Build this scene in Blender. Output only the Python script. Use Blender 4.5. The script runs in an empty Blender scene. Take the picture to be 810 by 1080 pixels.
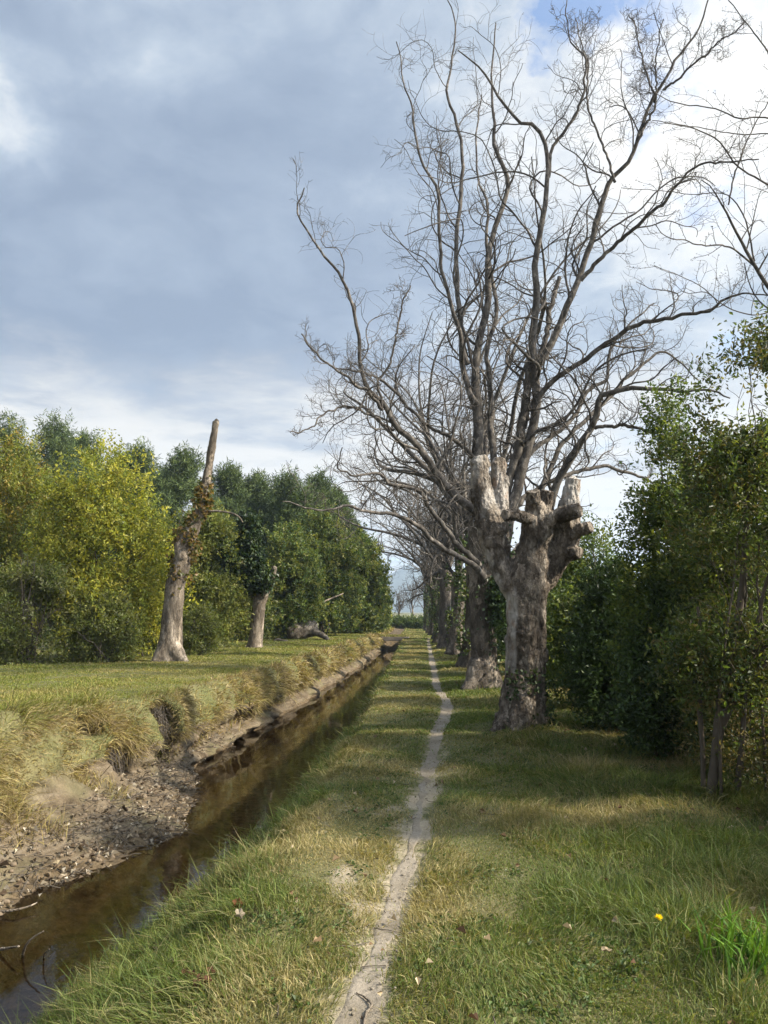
import bpy, math, time
import numpy as np
T0 = time.time()
SC = bpy.context.scene
COL = SC.collection
R_ = math.radians
Fpx = 800.0
CAM = np.array([0, 0, 1.6])
YAW, PIT = R_(2.4838), R_(7.4773)
FW = np.array([-math.sin(YAW)*math.cos(PIT), math.cos(YAW)*math.cos(PIT), math.sin(PIT)])
RT = np.array([math.cos(YAW), math.sin(YAW), 0.0])
UP = np.cross(RT, FW)

def ray(x, y): return FW + RT*(x-405)/Fpx + UP*(540-y)/Fpx
def PT(x, y, Y):                      # survey point seen at (x, y), standing Y metres ahead
    r = ray(x, y); return CAM + r*(Y/r[1])
def ZPT(x, y, z):
    r = ray(x, y); return CAM + r*((z-1.6)/r[2])

# ------------------------------------------------------------------ numeric helpers
def _hash(ix, iy, iz, seed):
    h = (ix*374761393 + iy*668265263 + iz*2147483647 + seed*974634777) & 0xffffffff
    h = ((h ^ (h >> 13))*1274126177) & 0xffffffff
    h = (h ^ (h >> 16)) & 0xffffff
    return h/float(0xffffff)
def vnoise(p, seed=0):
    p = np.asarray(p, float); i = np.floor(p).astype(np.int64); f = p-i; f = f*f*(3-2*f)
    out = 0
    for dx in (0, 1):
        for dy in (0, 1):
            for dz in (0, 1):
                w = (f[..., 0] if dx else 1-f[..., 0])*(f[..., 1] if dy else 1-f[..., 1])*(f[..., 2] if dz else 1-f[..., 2])
                out = out + w*_hash(i[..., 0]+dx, i[..., 1]+dy, i[..., 2]+dz, seed)
    return out
def fbm(p, oct=3, seed=0):            # about 0..1, mean .5
    p = np.asarray(p, float); a = .5; s = 0; t = 0
    for o in range(oct):
        s = s+a*vnoise(p*(2**o)+17.3*o, seed+o); t += a; a *= .5
    return s/t
def sstep(a, b, x):
    t = np.clip((x-a)/(b-a), 0, 1); return t*t*(3-2*t)
def nrm(v): return v/np.maximum(np.linalg.norm(v, axis=-1, keepdims=True), 1e-9)
def p3(x, y): return np.stack([x, y, np.zeros_like(x)], -1)

# ------------------------------------------------------------------ mesh helpers
class MB:
    def __init__(s): s.V = []; s.F = []; s.C = []; s.n = 0
    def add(s, V, F, C=None):
        V = np.asarray(V, float).reshape(-1, 3)
        s.V.append(V)
        for f in F: s.F.append(np.asarray(f, np.int64)+s.n)
        if C is None: C = np.full((len(V), 3), .5)
        C = np.broadcast_to(np.asarray(C, float), (len(V), 3)); s.C.append(C)
        s.n += len(V); return s
    def build(s, name, mat, parent=None, smooth=True, origin=None):
        V = np.concatenate(s.V); C = np.concatenate(s.C)
        if origin is not None: V = V-np.asarray(origin)
        me = bpy.data.meshes.new(name)
        me.vertices.add(len(V)); me.vertices.foreach_set('co', V.astype(np.float32).ravel())
        nl = sum(f.size for f in s.F); npg = sum(len(f) for f in s.F)
        me.loops.add(nl); me.polygons.add(npg)
        me.loops.foreach_set('vertex_index', np.concatenate([f.ravel() for f in s.F]).astype(np.int32))
        tot = np.concatenate([np.full(len(f), f.shape[1]) for f in s.F])
        st = np.concatenate([[0], np.cumsum(tot)[:-1]])
        me.polygons.foreach_set('loop_start', st.astype(np.int32))
        me.polygons.foreach_set('use_smooth', np.full(npg, smooth))
        at = me.attributes.new('Col', 'FLOAT_COLOR', 'POINT')
        at.data.foreach_set('color', np.concatenate([C, np.ones((len(C), 1))], 1).astype(np.float32).ravel())
        me.update(calc_edges=True)
        me.materials.append(mat)
        o = bpy.data.objects.new(name, me); COL.objects.link(o)
        if parent is not None: o.parent = parent
        elif origin is not None: o.location = origin
        return o

def thing(name, label, cat, loc=(0, 0, 0), group=None):
    o = bpy.data.objects.new(name, None); COL.objects.link(o); o.location = loc
    o.empty_display_size = .3
    o['label'] = label; o['category'] = cat
    if group: o['group'] = group
    return o
def tag(o, label, cat, group=None, kind=None):
    o['label'] = label
    if cat: o['category'] = cat
    if group: o['group'] = group
    if kind: o['kind'] = kind
    return o

def tubes(P, R, k=6, cap=False):
    """batch of swept tubes: P (m,n,3), R (m,n) or (m,n,k)"""
    P = np.asarray(P, float); R = np.asarray(R, float)
    if P.ndim == 2: P = P[None]; R = R[None]
    m, n, _ = P.shape
    T = np.empty_like(P); T[:, 1:-1] = P[:, 2:]-P[:, :-2]; T[:, 0] = P[:, 1]-P[:, 0]; T[:, -1] = P[:, -1]-P[:, -2]
    T = nrm(T)
    ref = np.where(np.abs(T[:, 0, 1:2]) < .8, np.array([[0, 1., 0]]), np.array([[1., 0, 0]]))
    X = nrm(np.cross(ref, T[:, 0])); a = np.arange(k)*2*np.pi/k
    V = np.empty((m, n, k, 3))
    if R.ndim == 2: R = np.repeat(R[:, :, None], k, 2)
    for i in range(n):
        X = nrm(X-(X*T[:, i]).sum(-1, keepdims=True)*T[:, i]); Yv = np.cross(T[:, i], X)
        V[:, i] = P[:, i, None]+R[:, i, :, None]*(np.cos(a)[None, :, None]*X[:, None]+np.sin(a)[None, :, None]*Yv[:, None])
    idx = np.arange(m*n*k).reshape(m, n, k)
    A = idx[:, :-1]; B = idx[:, 1:]
    F = np.stack([A, np.roll(A, -1, 2), np.roll(B, -1, 2), B], -1).reshape(-1, 4)
    Fs = [F]; V = V.reshape(-1, 3)
    if cap:
        c = np.concatenate([P[:, -1], P[:, 0]]); b = len(V); V = np.concatenate([V, c])
        e = idx[:, -1]; s0 = idx[:, 0]
        ce = np.repeat((b+np.arange(m))[:, None], k, 1); cs = np.repeat((b+m+np.arange(m))[:, None], k, 1)
        Fs.append(np.stack([e, np.roll(e, -1, 1), ce], -1).reshape(-1, 3))
        Fs.append(np.stack([np.roll(s0, -1, 1), s0, cs], -1).reshape(-1, 3))
    return V, Fs

def resample(pts, n):
    pts = np.asarray(pts, float); N = len(pts)
    ext = np.concatenate([[2*pts[0]-pts[1]], pts, [2*pts[-1]-pts[-2]]])
    d = np.linalg.norm(np.diff(pts[:, :3], axis=0), axis=1); c = np.concatenate([[0], np.cumsum(d)])
    s = np.linspace(0, c[-1], n); i = np.clip(np.searchsorted(c, s, 'right')-1, 0, N-2)
    t = ((s-c[i])/np.maximum(d[i], 1e-9))[:, None]
    p0, p1, p2, p3_ = ext[i], ext[i+1], ext[i+2], ext[i+3]
    q = .5*((2*p1)+(p2-p0)*t+(2*p0-5*p1+4*p2-p3_)*t**2+(3*p1-p0-3*p2+p3_)*t**3)
    return q

def grow(rng, P, R, per, n, lf, t0=.2, t1=1.0, wig=.25, up=.05, rf=.6, ang=(30, 65), rmin=.002, lmin=.05, lmax=9, out=None):
    """children of every branch in a batch"""
    m, N, _ = P.shape
    L = np.linalg.norm(np.diff(P, axis=1), axis=2).sum(1)
    M = m*per; pi = np.repeat(np.arange(m), per)
    t = t0+(t1-t0)*((np.tile(np.arange(per), m)+rng.random(M))/per)
    f = np.clip(t*(N-1), 0, N-1.001); i = f.astype(int); fr = (f-i)[:, None]
    p = P[pi, i]*(1-fr)+P[pi, i+1]*fr
    T = nrm(P[pi, i+1]-P[pi, i]); r0 = (R[pi, i]*(1-fr[:, 0])+R[pi, i+1]*fr[:, 0])
    az = rng.normal(size=(M, 3)); az[:, 2] += .15
    if out is not None: az += out
    side = nrm(az-(az*T).sum(1, keepdims=True)*T)
    th = np.radians(rng.uniform(ang[0], ang[1], M))[:, None]
    d = T*np.cos(th)+side*np.sin(th)
    ln = np.clip(lf*L[pi]*(1.15-.75*t)*rng.uniform(.5, 1.3, M), lmin, lmax)
    ds = (ln/(n-1))[:, None]
    Q = np.empty((M, n, 3)); Q[:, 0] = p; w = np.zeros((M, 3))
    for s in range(1, n):
        w = .6*w+rng.normal(size=(M, 3))*wig
        d = nrm(d+w*.5+np.array([0, 0, up])); Q[:, s] = Q[:, s-1]+d*ds
    rs = np.maximum(r0*rf, rmin)
    RR = rs[:, None]*np.linspace(1, .35, n)[None]
    return Q, np.maximum(RR, rmin*.6)

def leaves(mb, rng, pos, axis, size, col, aspect=.45, fold=.35, upb=.5):
    n = len(pos); a = nrm(axis); up = rng.normal(size=(n, 3)); up[:, 2] += upb
    s = nrm(np.cross(a, up)); u = np.cross(s, a)
    L = np.asarray(size).reshape(-1, 1)*np.ones((n, 1)); W = L*aspect*.5
    mid = pos+a*L*.45+u*L*fold*.15
    V = np.stack([pos, mid+s*W+u*W*fold, pos+a*L, mid-s*W+u*W*fold], 1)
    i = np.arange(n)[:, None]*4
    F = np.concatenate([i+np.array([[0, 1, 2]]), i+np.array([[0, 2, 3]])])
    mb.add(V, [F], np.repeat(col, 4, 0))

def palette(rng, n, cols, jit=.15):
    cols = np.asarray(cols); k = rng.integers(0, len(cols), n)
    return np.clip(cols[k]*(1+rng.normal(0, jit, (n, 1))), .003, 1)

def clumps(mb, rng, blobs, n, per, leaf, cols, gap=.42, gf=1.6, tw=.28, upw=.5, aspect=.45, shell=.45, keep=None, jit=.18, seed=0):
    b = np.asarray(blobs, float); vol = b[:, 3]*b[:, 4]*b[:, 5]
    k = rng.choice(len(b), n*2, p=vol/vol.sum()); d = nrm(rng.normal(size=(n*2, 3)))
    rr = rng.random((n*2, 1))**shell
    off = fbm(d*2.6+b[k, :3], 3, seed+5)[:, None]*1.15+.38       # uneven outline
    p = b[k, :3]+d*rr*off*b[k, 3:6]
    ok = (fbm(p*gf, 3, seed) > gap) & (p[:, 2] > .02)
    if keep is not None: ok &= keep(p)
    p = p[ok][:n]; d = d[ok][:n]; N = len(p)
    td = nrm(d*.6+np.array([0, 0, upw])+rng.normal(size=(N, 3))*.5)
    pc = palette(rng, N, cols, jit)
    j = np.repeat(np.arange(N), per); M = len(j)
    s = np.tile(np.linspace(0, 1, per), N)[:, None]
    pos = p[j]+td[j]*(s-.3)*tw+rng.normal(size=(M, 3))*tw*.12
    ax = td[j]*.6+nrm(rng.normal(size=(M, 3)))
    leaves(mb, rng, pos, ax, leaf*rng.uniform(.45, 1.4, M), np.clip(pc[j]*(1+rng.normal(0, .12, (M, 1))), .002, 1), aspect)
    return p

# ------------------------------------------------------------------ materials
def newmat(name):
    m = bpy.data.materials.new(name); m.use_nodes = True; nt = m.node_tree; nt.nodes.clear()
    out = nt.nodes.new('ShaderNodeOutputMaterial'); return m, nt, out
class NT:
    def __init__(s, nt): s.nt = nt
    def __call__(s, typ, ins=None, **kw):
        n = s.nt.nodes.new('ShaderNode'+typ)
        for k, v in kw.items(): setattr(n, k, v)
        for k, v in (ins or {}).items():
            if hasattr(v, 'is_linked') or hasattr(v, 'links'): s.nt.links.new(v, n.inputs[k])
            else: n.inputs[k].default_value = v
        return n
    def link(s, a, b): s.nt.links.new(a, b)
    def noise(s, vec, scale, detail=4, rough=.55, out='Fac'):
        return s('TexNoise', {'Vector': vec, 'Scale': scale, 'Detail': detail, 'Roughness': rough}).outputs[out]
    def ramp(s, fac, stops, interp='LINEAR'):
        n = s('ValToRGB', {'Fac': fac}); e = n.color_ramp.elements; n.color_ramp.interpolation = interp
        while len(e) < len(stops): e.new(.5)
        for q, (p, c) in zip(e, stops):
            q.position = p; q.color = (c, c, c, 1) if not hasattr(c, '__len__') else (*c, 1)
        return n.outputs['Color']
    def mix(s, fac, a, b, typ='MIX'):
        n = s('Mix', data_type='RGBA', blend_type=typ)
        for k, v in ((0, fac), (6, a), (7, b)):
            if hasattr(v, 'is_linked'): s.nt.links.new(v, n.inputs[k])
            else: n.inputs[k].default_value = v if k == 0 or len(v) == 4 else (*v, 1)
        return n.outputs[2]
    def math(s, op, a, b=0.0, c=0.0, clamp=False):
        n = s('Math', operation=op, use_clamp=clamp)
        for k, v in enumerate((a, b, c)):
            if hasattr(v, 'is_linked'): s.nt.links.new(v, n.inputs[k])
            else: n.inputs[k].default_value = v
        return n.outputs[0]
    def vmath(s, op, a, b=(0, 0, 0), out=0):
        n = s('VectorMath', operation=op)
        for k, v in enumerate((a, b)):
            if hasattr(v, 'is_linked'): s.nt.links.new(v, n.inputs[k])
            else: n.inputs[k].default_value = v
        return n.outputs[out]

def leaf_mat(name, trans=.35, rough=.5, spec=.3, tint=(1.25, 1.2, .55)):
    m, nt, out = newmat(name); n = NT(nt)
    c = n('Attribute', attribute_name='Col').outputs['Color']
    pr = n('BsdfPrincipled', {'Base Color': c, 'Roughness': rough, 'Specular IOR Level': spec})
    tr = n('BsdfTranslucent', {'Color': n.mix(1.0, c, tint, 'MULTIPLY')})
    mx = n('MixShader', {0: trans, 1: pr.outputs[0], 2: tr.outputs[0]})
    n.link(mx.outputs[0], out.inputs['Surface']); return m

def bark_mat(name, dark, mid, pale, scale=6.0, stretch=.35, bump=.4, patch=.55, use_col=False, cracks=True):
    m, nt, out = newmat(name); n = NT(nt)
    co = n('TexCoord').outputs['Object']
    mp = n('Mapping', {'Vector': co, 'Scale': (1, 1, stretch)}).outputs[0]
    a = n.noise(mp, scale, 6, .65); b = n.noise(co, scale*.6, 4, .5); f = n.noise(mp, scale*5, 5, .7)
    c = n.ramp(a, [(.3, dark), (.5, mid), (.72, pale)])
    c = n.mix(n.ramp(b, [(patch, 0), (patch+.06, 1)]), c, n.mix(f, mid, pale))
    wv = n.vmath('ADD', mp, n.vmath('MULTIPLY', n.vmath('SUBTRACT', n.noise(co, 7, 4, .6, 'Color'), (.5, .5, .5)), (.22, .22, .12)))
    fk = n('TexVoronoi', {'Vector': wv, 'Scale': scale*1.5}, feature='F1'); fs = n('SeparateColor', {0: fk.outputs['Color']}).outputs[0]
    c = n.mix(1.0, c, n.ramp(fs, [(.0, .62), (.35, .85), (.7, 1.0), (.86, 1.45)], 'CONSTANT'), 'MULTIPLY')
    c = n.mix(.6, c, n.ramp(f, [(.3, .3), (.6, 1.1)]), 'MULTIPLY')
    h = n.math('ADD', n.math('ADD', n.math('MULTIPLY', a, .7), n.math('MULTIPLY', f, .5)), n.math('MULTIPLY', fs, .35))
    if cracks:
        vo = n('TexVoronoi', {'Vector': n.vmath('ADD', n('Mapping', {'Vector': co, 'Scale': (1, 1, stretch*1.2)}).outputs[0], n.vmath('MULTIPLY', n.noise(co, 9, 3, .6, 'Color'), (.14, .14, .14))), 'Scale': scale*2.4}, feature='DISTANCE_TO_EDGE')
        cr = n.ramp(vo.outputs['Distance'], [(0, 0), (.09, 1)])
        c = n.mix(n.math('MULTIPLY', n.math('SUBTRACT', 1.0, cr), .5), c, dark)
        h = n.math('ADD', h, n.math('MULTIPLY', cr, .35))
    if use_col:                                          # Col.r says how much bark has fallen off the wood
        col = n('Attribute', attribute_name='Col').outputs['Color']
        s = n('SeparateColor', {0: col}).outputs[0]
        gr = n.noise(n('Mapping', {'Vector': co, 'Scale': (1, 1, .06)}).outputs[0], 40, 4, .6)
        wood = n.mix(gr, (.16, .145, .125), (.48, .45, .41))
        wood = n.mix(n.ramp(n.noise(co, 5, 4), [(.55, 0), (.68, .8)]), wood, (.22, .14, .09))
        c = n.mix(n.ramp(s, [(.4, 0), (.6, 1)]), c, wood)
    bp = n('Bump', {'Height': h, 'Strength': bump, 'Distance': .03})
    pr = n('BsdfPrincipled', {'Base Color': c, 'Roughness': .9, 'Specular IOR Level': .15, 'Normal': bp.outputs[0]})
    n.link(pr.outputs[0], out.inputs['Surface']); return m

def plain(name, col, rough=.8, var=.4, scale=20, bump=.2, spec=.2):
    m, nt, out = newmat(name); n = NT(nt)
    co = n('TexCoord').outputs['Object']; f = n.noise(co, scale, 5, .6)
    c = n.mix(f, tuple(x*(1-var) for x in col), tuple(min(1, x*(1+var)) for x in col))
    bp = n('Bump', {'Height': f, 'Strength': bump, 'Distance': .02})
    pr = n('BsdfPrincipled', {'Base Color': c, 'Roughness': rough, 'Specular IOR Level': spec, 'Normal': bp.outputs[0]})
    n.link(pr.outputs[0], out.inputs['Surface']); return m

M = {}
M['grass'] = leaf_mat('grass_blades', .38, .55, .25, (1.2, 1.15, .5))
M['leaf'] = leaf_mat('shrub_leaves', .48, .45, .35)
M['gloss'] = leaf_mat('glossy_leaves', .22, .42, .3)
M['needle'] = leaf_mat('pine_needles', .2, .6, .2, (1.1, 1.1, .6))
M['dead'] = leaf_mat('dead_leaves', .15, .8, .1, (1.1, 1, .8))
M['bark'] = bark_mat('plane_bark', (.045, .036, .028), (.135, .11, .086), (.31, .27, .22), 6.5, .45, 1.0, .54, True)
M['bark2'] = bark_mat('plane_bark_row', (.04, .034, .028), (.11, .093, .076), (.24, .205, .165), 4.5, .4, .9, .58)
M['branch'] = bark_mat('branch_bark', (.04, .035, .031), (.088, .078, .068), (.19, .17, .147), 9, .5, .2, .6, False, False)
M['twig'] = plain('shrub_stems', (.075, .062, .048), .85, .4, 15, .2)
M['oldwood'] = bark_mat('weathered_bark', (.065, .052, .039), (.18, .148, .112), (.36, .31, .25), 5, .25, .9, .6)
M['cut'] = plain('sawn_wood', (.17, .145, .12), .85, .45, 30, .3)

def ground_mat():
    m, nt, out = newmat('bank_earth'); n = NT(nt)
    co = n('TexCoord').outputs['Object']; col = n('Attribute', attribute_name='Col').outputs['Color']
    s = n('SeparateColor', {0: col}); worn, bank, wet = s.outputs[0], s.outputs[1], s.outputs[2]
    f1 = n.noise(co, 1.3, 5); f2 = n.noise(co, 9, 6, .65); f3 = n.noise(co, 45, 5, .7)
    turf = n.mix(n.ramp(f3, [(.3, 0), (.7, 1)]), (.03, .036, .012), (.15, .15, .06))
    turf = n.mix(n.ramp(f1, [(.42, 0), (.65, .6)]), turf, (.17, .145, .075))
    dust = n.mix(f2, (.2, .165, .115), (.38, .325, .24))
    c = n.mix(n.math('MULTIPLY', n.ramp(n.math('ADD', worn, n.math('MULTIPLY', n.math('SUBTRACT', f2, .5), 1.2)), [(.35, 0), (.7, 1)]), .9), turf, dust)
    earth = n.mix(n.ramp(n.noise(co, 5, 8, .72), [(.3, 0), (.68, 1)]), (.034, .025, .016), (.17, .132, .086))
    earth = n.mix(n.ramp(f1, [(.5, 0), (.62, .5)]), earth, (.13, .12, .06))
    st = n.noise(n('Mapping', {'Vector': co, 'Scale': (1, .35, 6)}).outputs[0], 3, 5, .6)
    earth = n.mix(n.math('MULTIPLY', n.ramp(st, [(.5, 0), (.66, 1)]), .3), earth, (.26, .22, .165))
    c = n.mix(n.ramp(n.math('ADD', bank, n.math('MULTIPLY', n.math('SUBTRACT', f2, .5), .5)), [(.4, 0), (.6, 1)]), c, earth)
    mud = n.mix(n.ramp(f2, [(.3, 0), (.7, 1)]), (.035, .026, .015), (.15, .11, .065))
    c = n.mix(n.ramp(n.math('ADD', wet, n.math('MULTIPLY', n.math('SUBTRACT', f2, .5), .5)), [(.35, 0), (.65, 1)]), c, mud)
    c = n.mix(.6, c, n.ramp(f3, [(.3, .55), (.6, 1.0)]), 'MULTIPLY')
    bp = n('Bump', {'Height': n.math('ADD', f2, n.math('MULTIPLY', f3, .6)), 'Strength': .7, 'Distance': .04})
    pr = n('BsdfPrincipled', {'Base Color': c, 'Roughness': .95, 'Specular IOR Level': .15, 'Normal': bp.outputs[0]})
    n.link(pr.outputs[0], out.inputs['Surface']); return m
M['ground'] = ground_mat()

def path_mat():
    m, nt, out = newmat('trodden_dust'); n = NT(nt)
    co = n('TexCoord').outputs['Object']
    f2 = n.noise(co, 6, 6, .65); f3 = n.noise(co, 40, 6, .7); f4 = n.noise(co, 2.2, 3)
    c = n.mix(f2, (.14, .12, .094), (.30, .262, .208))
    c = n.mix(n.ramp(f4, [(.42, 0), (.62, .6)]), c, (.13, .108, .075))
    c = n.mix(.6, c, n.ramp(f3, [(.3, .5), (.55, 1)]), 'MULTIPLY')
    bp = n('Bump', {'Height': n.math('ADD', f2, n.math('MULTIPLY', f3, .5)), 'Strength': .7, 'Distance': .03})
    pr = n('BsdfPrincipled', {'Base Color': c, 'Roughness': .95, 'Specular IOR Level': .1, 'Normal': bp.outputs[0]})
    n.link(pr.outputs[0], out.inputs['Surface']); return m
M['path'] = path_mat()

def water_mat():
    m, nt, out = newmat('canal_water'); n = NT(nt)
    co = n('TexCoord').outputs['Object']
    f = n.noise(n('Mapping', {'Vector': co, 'Scale': (1, .5, 1)}).outputs[0], 3.5, 3, .5)
    f2 = n.noise(co, 14, 2, .5)
    bp = n('Bump', {'Height': n.math('ADD', f, n.math('MULTIPLY', f2, .12)), 'Strength': .05, 'Distance': .05})
    tr = n('BsdfTransparent', {'Color': (.74, .60, .40, 1)})
    gl = n('BsdfGlossy', {'Color': (.95, .95, .95, 1), 'Roughness': .035, 'Normal': bp.outputs[0]})
    fr = n('Fresnel', {'IOR': 1.33, 'Normal': bp.outputs[0]})
    mx = n('MixShader', {0: fr.outputs[0], 1: tr.outputs[0], 2: gl.outputs[0]})
    n.link(mx.outputs[0], out.inputs['Surface']); return m
M['water'] = water_mat()
M['clod'] = plain('dry_clod', (.13, .1, .068), .95, .5, 30, .4)
M['stone'] = plain('bridge_concrete', (.16, .14, .12), .9, .4, 6, .4)
M['mount'] = plain('mountain_scrub', (.05, .062, .06), .95, .5, .02, 0)

# ------------------------------------------------------------------ ground
def tab(pts): 
    a = np.array(sorted(pts)); return lambda Y: np.interp(Y, a[:, 0], a[:, 1])
def smooth(f, w=.8): return lambda Y: sum(f(Y+d*w) for d in (-1, -.5, 0, .5, 1))/5
wr = smooth(tab([(-8, -2.7), (3, -2.6), (4.6, -2.36), (5.5, -2.15), (6.5, -2.0), (7.6, -1.86), (9.4, -1.64), (13.3, -1.5), (19, -1.45), (27, -1.38), (42, -1.33), (60, -1.3)]))
wl = smooth(tab([(-8, -4.6), (4, -3.9), (6.4, -3.4), (7.2, -2.98), (7.7, -2.75), (8.9, -2.62), (9.9, -2.75), (11, -3.15), (12, -3.4), (13.2, -3.46), (15.2, -3.34), (17.6, -3.2), (22, -2.97), (28, -2.75), (33, -2.5), (53, -2.05)]), .3)
xl = smooth(tab([(-8, -4.9), (5, -4.2), (8.4, -3.98), (9.5, -3.92), (10, -3.62), (12.2, -3.42), (14.5, -3.3), (17.8, -3.15), (22.6, -3.05), (28, -2.82), (54, -2.0)]), .5)
fw_ = tab([(-8, .6), (8, .45), (10, .34), (14, .30), (60, .28)]); xb = lambda Y: xl(Y)-fw_(Y)
zt_ = smooth(tab([(-8, .64), (8, .62), (10.5, .45), (14, .38), (20, .34), (60, .30)]), .6)
path_x = smooth(tab([(-8, -.5), (2, -.32), (3.2, -.26), (3.9, -.19), (4.8, -.11), (5.75, -.03), (7.3, .04), (9.2, .17), (11, .30), (12.1, .42), (13.3, .52), (14.7, .50), (17, .40), (20, .45), (29, .5), (44, .62), (47, .75), (60, 2.5)]), .5)
WZ = -.8
ys = np.concatenate([np.linspace(-8, 2, 22)[:-1], np.arange(2, 14, .055), 14+np.cumsum(.055*1.022**np.arange(172))])
ys = ys[ys < 60]; ys = np.concatenate([ys, [62, 66, 72, 80, 95, 120, 180, 300, 600, 1200, 2500]])
NY = len(ys)
fl = 1-sstep(48.6, 50, ys)            # the canal goes under the bridge and ends there
segs = []
def lin(a, b, n): t = np.linspace(0, 1, n, endpoint=False)[None]; return a[:, None]*(1-t)+b[:, None]*t
one = np.ones(NY)
cw = wl(ys)+.16*(fbm(np.stack([ys*1.3, 0*ys, 0*ys], -1), 3, 91)-.5)*2; cr_ = wr(ys)+.09+.13*sstep(10, 20, ys); cl = xl(ys); cb = xb(ys)
X = []; Z = []; TG = []
def seg(x, z, tg): X.append(x); Z.append(z); TG.append(np.full(x.shape[1], tg))
seg(lin(-3000*one, -70*one, 6), lin(.3*one, .3*one, 6), 0)
seg(lin(-70*one, -13*one, 18), lin(.3*one, .32*one, 18), 0)
x = lin(-13*one, cb, 60); t = np.linspace(0, 1, 60, endpoint=False)[None]; ztp = zt_(ys)[:, None]; seg(x, .32+(ztp-.32-.03)*t**2+.03*np.sin(np.pi*t**3), 1)
t = np.linspace(0, 1, 26, endpoint=False)[None]*np.pi/2
zl = -.25
seg(cb[:, None]+(cl-cb)[:, None]*np.sin(t), (ztp-.03)-(ztp-.03-zl)*(1-np.cos(t))**.9, 2)
t = np.linspace(0, 1, 40, endpoint=False)[None]
A = (1-sstep(9.2, 11.5, ys))[:, None]                    # near beach slope, far undercut wall
und = -.22*np.sin(np.pi*np.clip(t*1.3, 0, 1))*(.3+.7*(1-A))
wallx = cl[:, None]+(cw-cl)[:, None]*(A*t**1.1+(1-A)*t**4)
seg(wallx+und, zl+(WZ-zl)*(A*(1-(1-t)**1.5)+(1-A)*t**.9), 3)
t = np.linspace(0, 1, 16, endpoint=False)[None]
seg(cw[:, None]+(cr_-cw)[:, None]*t, WZ-.2*np.sin(np.pi*t)**.6*one[:, None], 4)
cst = -.8+.0*ys; t = np.linspace(0, 1, 34, endpoint=False)[None]
seg(cr_[:, None]+(cst-cr_)[:, None]*t, WZ+(-.03-WZ)*(.55*t+.45*np.sin(t*np.pi/2))**1.15*one[:, None], 5)
seg(lin(cst, 3*one, 90), lin(-.03*one, .02*one, 90), 6)
seg(lin(3*one, 14*one, 22), lin(.02*one, 0*one, 22), 7)
seg(lin(14*one, 70*one, 12), lin(0*one, 0*one, 12), 0)
seg(np.linspace(70, 3000, 6)[None]*one[:, None], 0*np.ones((NY, 6)), 0)
X = np.concatenate(X, 1); Z = np.concatenate(Z, 1); TG = np.concatenate(TG)[None]*np.ones((NY, 1)); NS = X.shape[1]
YY = ys[:, None]*np.ones((1, NS))
mid = np.abs(X) < 40
nz = fbm(np.stack([X*.9, YY*.9, Z*.9], -1), 3, 3)-.5; nf = fbm(np.stack([X*4, YY*4, Z*4], -1), 3, 9)-.5
zc = np.where(TG <= 2, .3, 0)
far = (1-fl)[:, None]
Zb = Z*fl[:, None]+far*np.interp(X, [-4, -1.5], [.3, 0])
Z = Zb+np.where(mid & (TG != 4), nz*.09+nf*.025, 0)*np.where(TG == 3, .5, 1)+(TG == 3)*fl[:, None]*A*nf*.10
face = np.isin(TG, (2, 3))*fl[:, None]
lump = fbm(np.stack([X*0+3, YY*1.6, Z*1.6], -1), 3, 21)-.5
slab = vnoise(np.stack([0*YY, YY*2.6+Z*3.2, Z*4.5-YY*.5], -1), 44)+.5*vnoise(np.stack([0*YY, YY*6-Z*4, Z*8], -1), 45)-.75
fine = fbm(np.stack([X*0+3, YY*7, Z*7], -1), 4, 33)-.5
X = X+face*(lump*.42*np.where(TG == 2, .9, .8)*np.sin(np.clip((Z+.85)/.5, 0, 1)*np.pi/2)+fine*.16)
X = X+(TG == 3)*fl[:, None]*slab*.30*np.sin(np.clip((Z+.85)/.25, 0, 1)*np.pi/2)*(1-.5*A)
# vertical slumps along the far wall
X = X+0*((TG == 3)*fl[:, None])*sstep(-.25, -.5, Z)*np.maximum(0, np.sin(YY*1.9+2*np.sin(YY*.7)+Z*3))**3*.09*sstep(11.5, 13, YY)
# hollows washed out under the turf
HOL = [(10.95, -.16, .27, .40, 1.1), (9.85, -.31, .24, .22, .8), (9.35, .2, .2, .13, .5), (13.2, -.3, .5, .12, .25), (16.5, -.3, .6, .1, .22)]; YD = YY.copy()
hm = 0
for (hy, hz, ry, rz, dp) in HOL:
    g = np.exp(-(((YY-hy)/ry)**2)**2.2-(((Z-hz)/rz)**2)**2.2)*(face > 0)
    X = X-g*dp*.75; YD = YD+g*dp*.6; hm = np.maximum(hm, g*.8)
Z = Z-.03*np.exp(-((X-path_x(YY))/.17)**2)*(TG >= 5)
# mound round the first trunk
Z = Z+.10*np.exp(-((X-1.45)**2+(YY-10.5)**2)/.9)*(TG >= 6)
for yy in (16, 21.6, 27.5, 33.5): Z = Z+.07*np.exp(-((X-1.4)**2+(YY-yy)**2)/.9)*(TG >= 6)
V = np.stack([X, YD, Z], -1)
dpath = np.abs(X-path_x(YY))
worn = np.where(TG >= 5, np.exp(-(dpath/.18)**2)*.5+np.exp(-((X+.45)**2)/.16-((YY-4)/4)**2)*.22+np.exp(-((X-.4)**2)/.2-((YY-3.2)/2.2)**2)*.15, 0)
worn = worn+np.where(TG >= 6, .55*sstep(.56, .66, fbm(np.stack([X*2.2, YY*1.2, 0*X], -1), 3, 47))*np.exp(-(dpath/.75)**4)*sstep(11, 7, YY), 0)
bank = np.where(TG == 3, 1, np.where((TG == 2), sstep(.05, -.3, Z)*.75, 0))
bank = np.maximum(bank, hm)
wet = np.where(TG == 4, 1, sstep(-.69, -.80, Z+nf*.2))
wet = np.where(TG >= 5, sstep(-.55, -.75, Z), wet)
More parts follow.
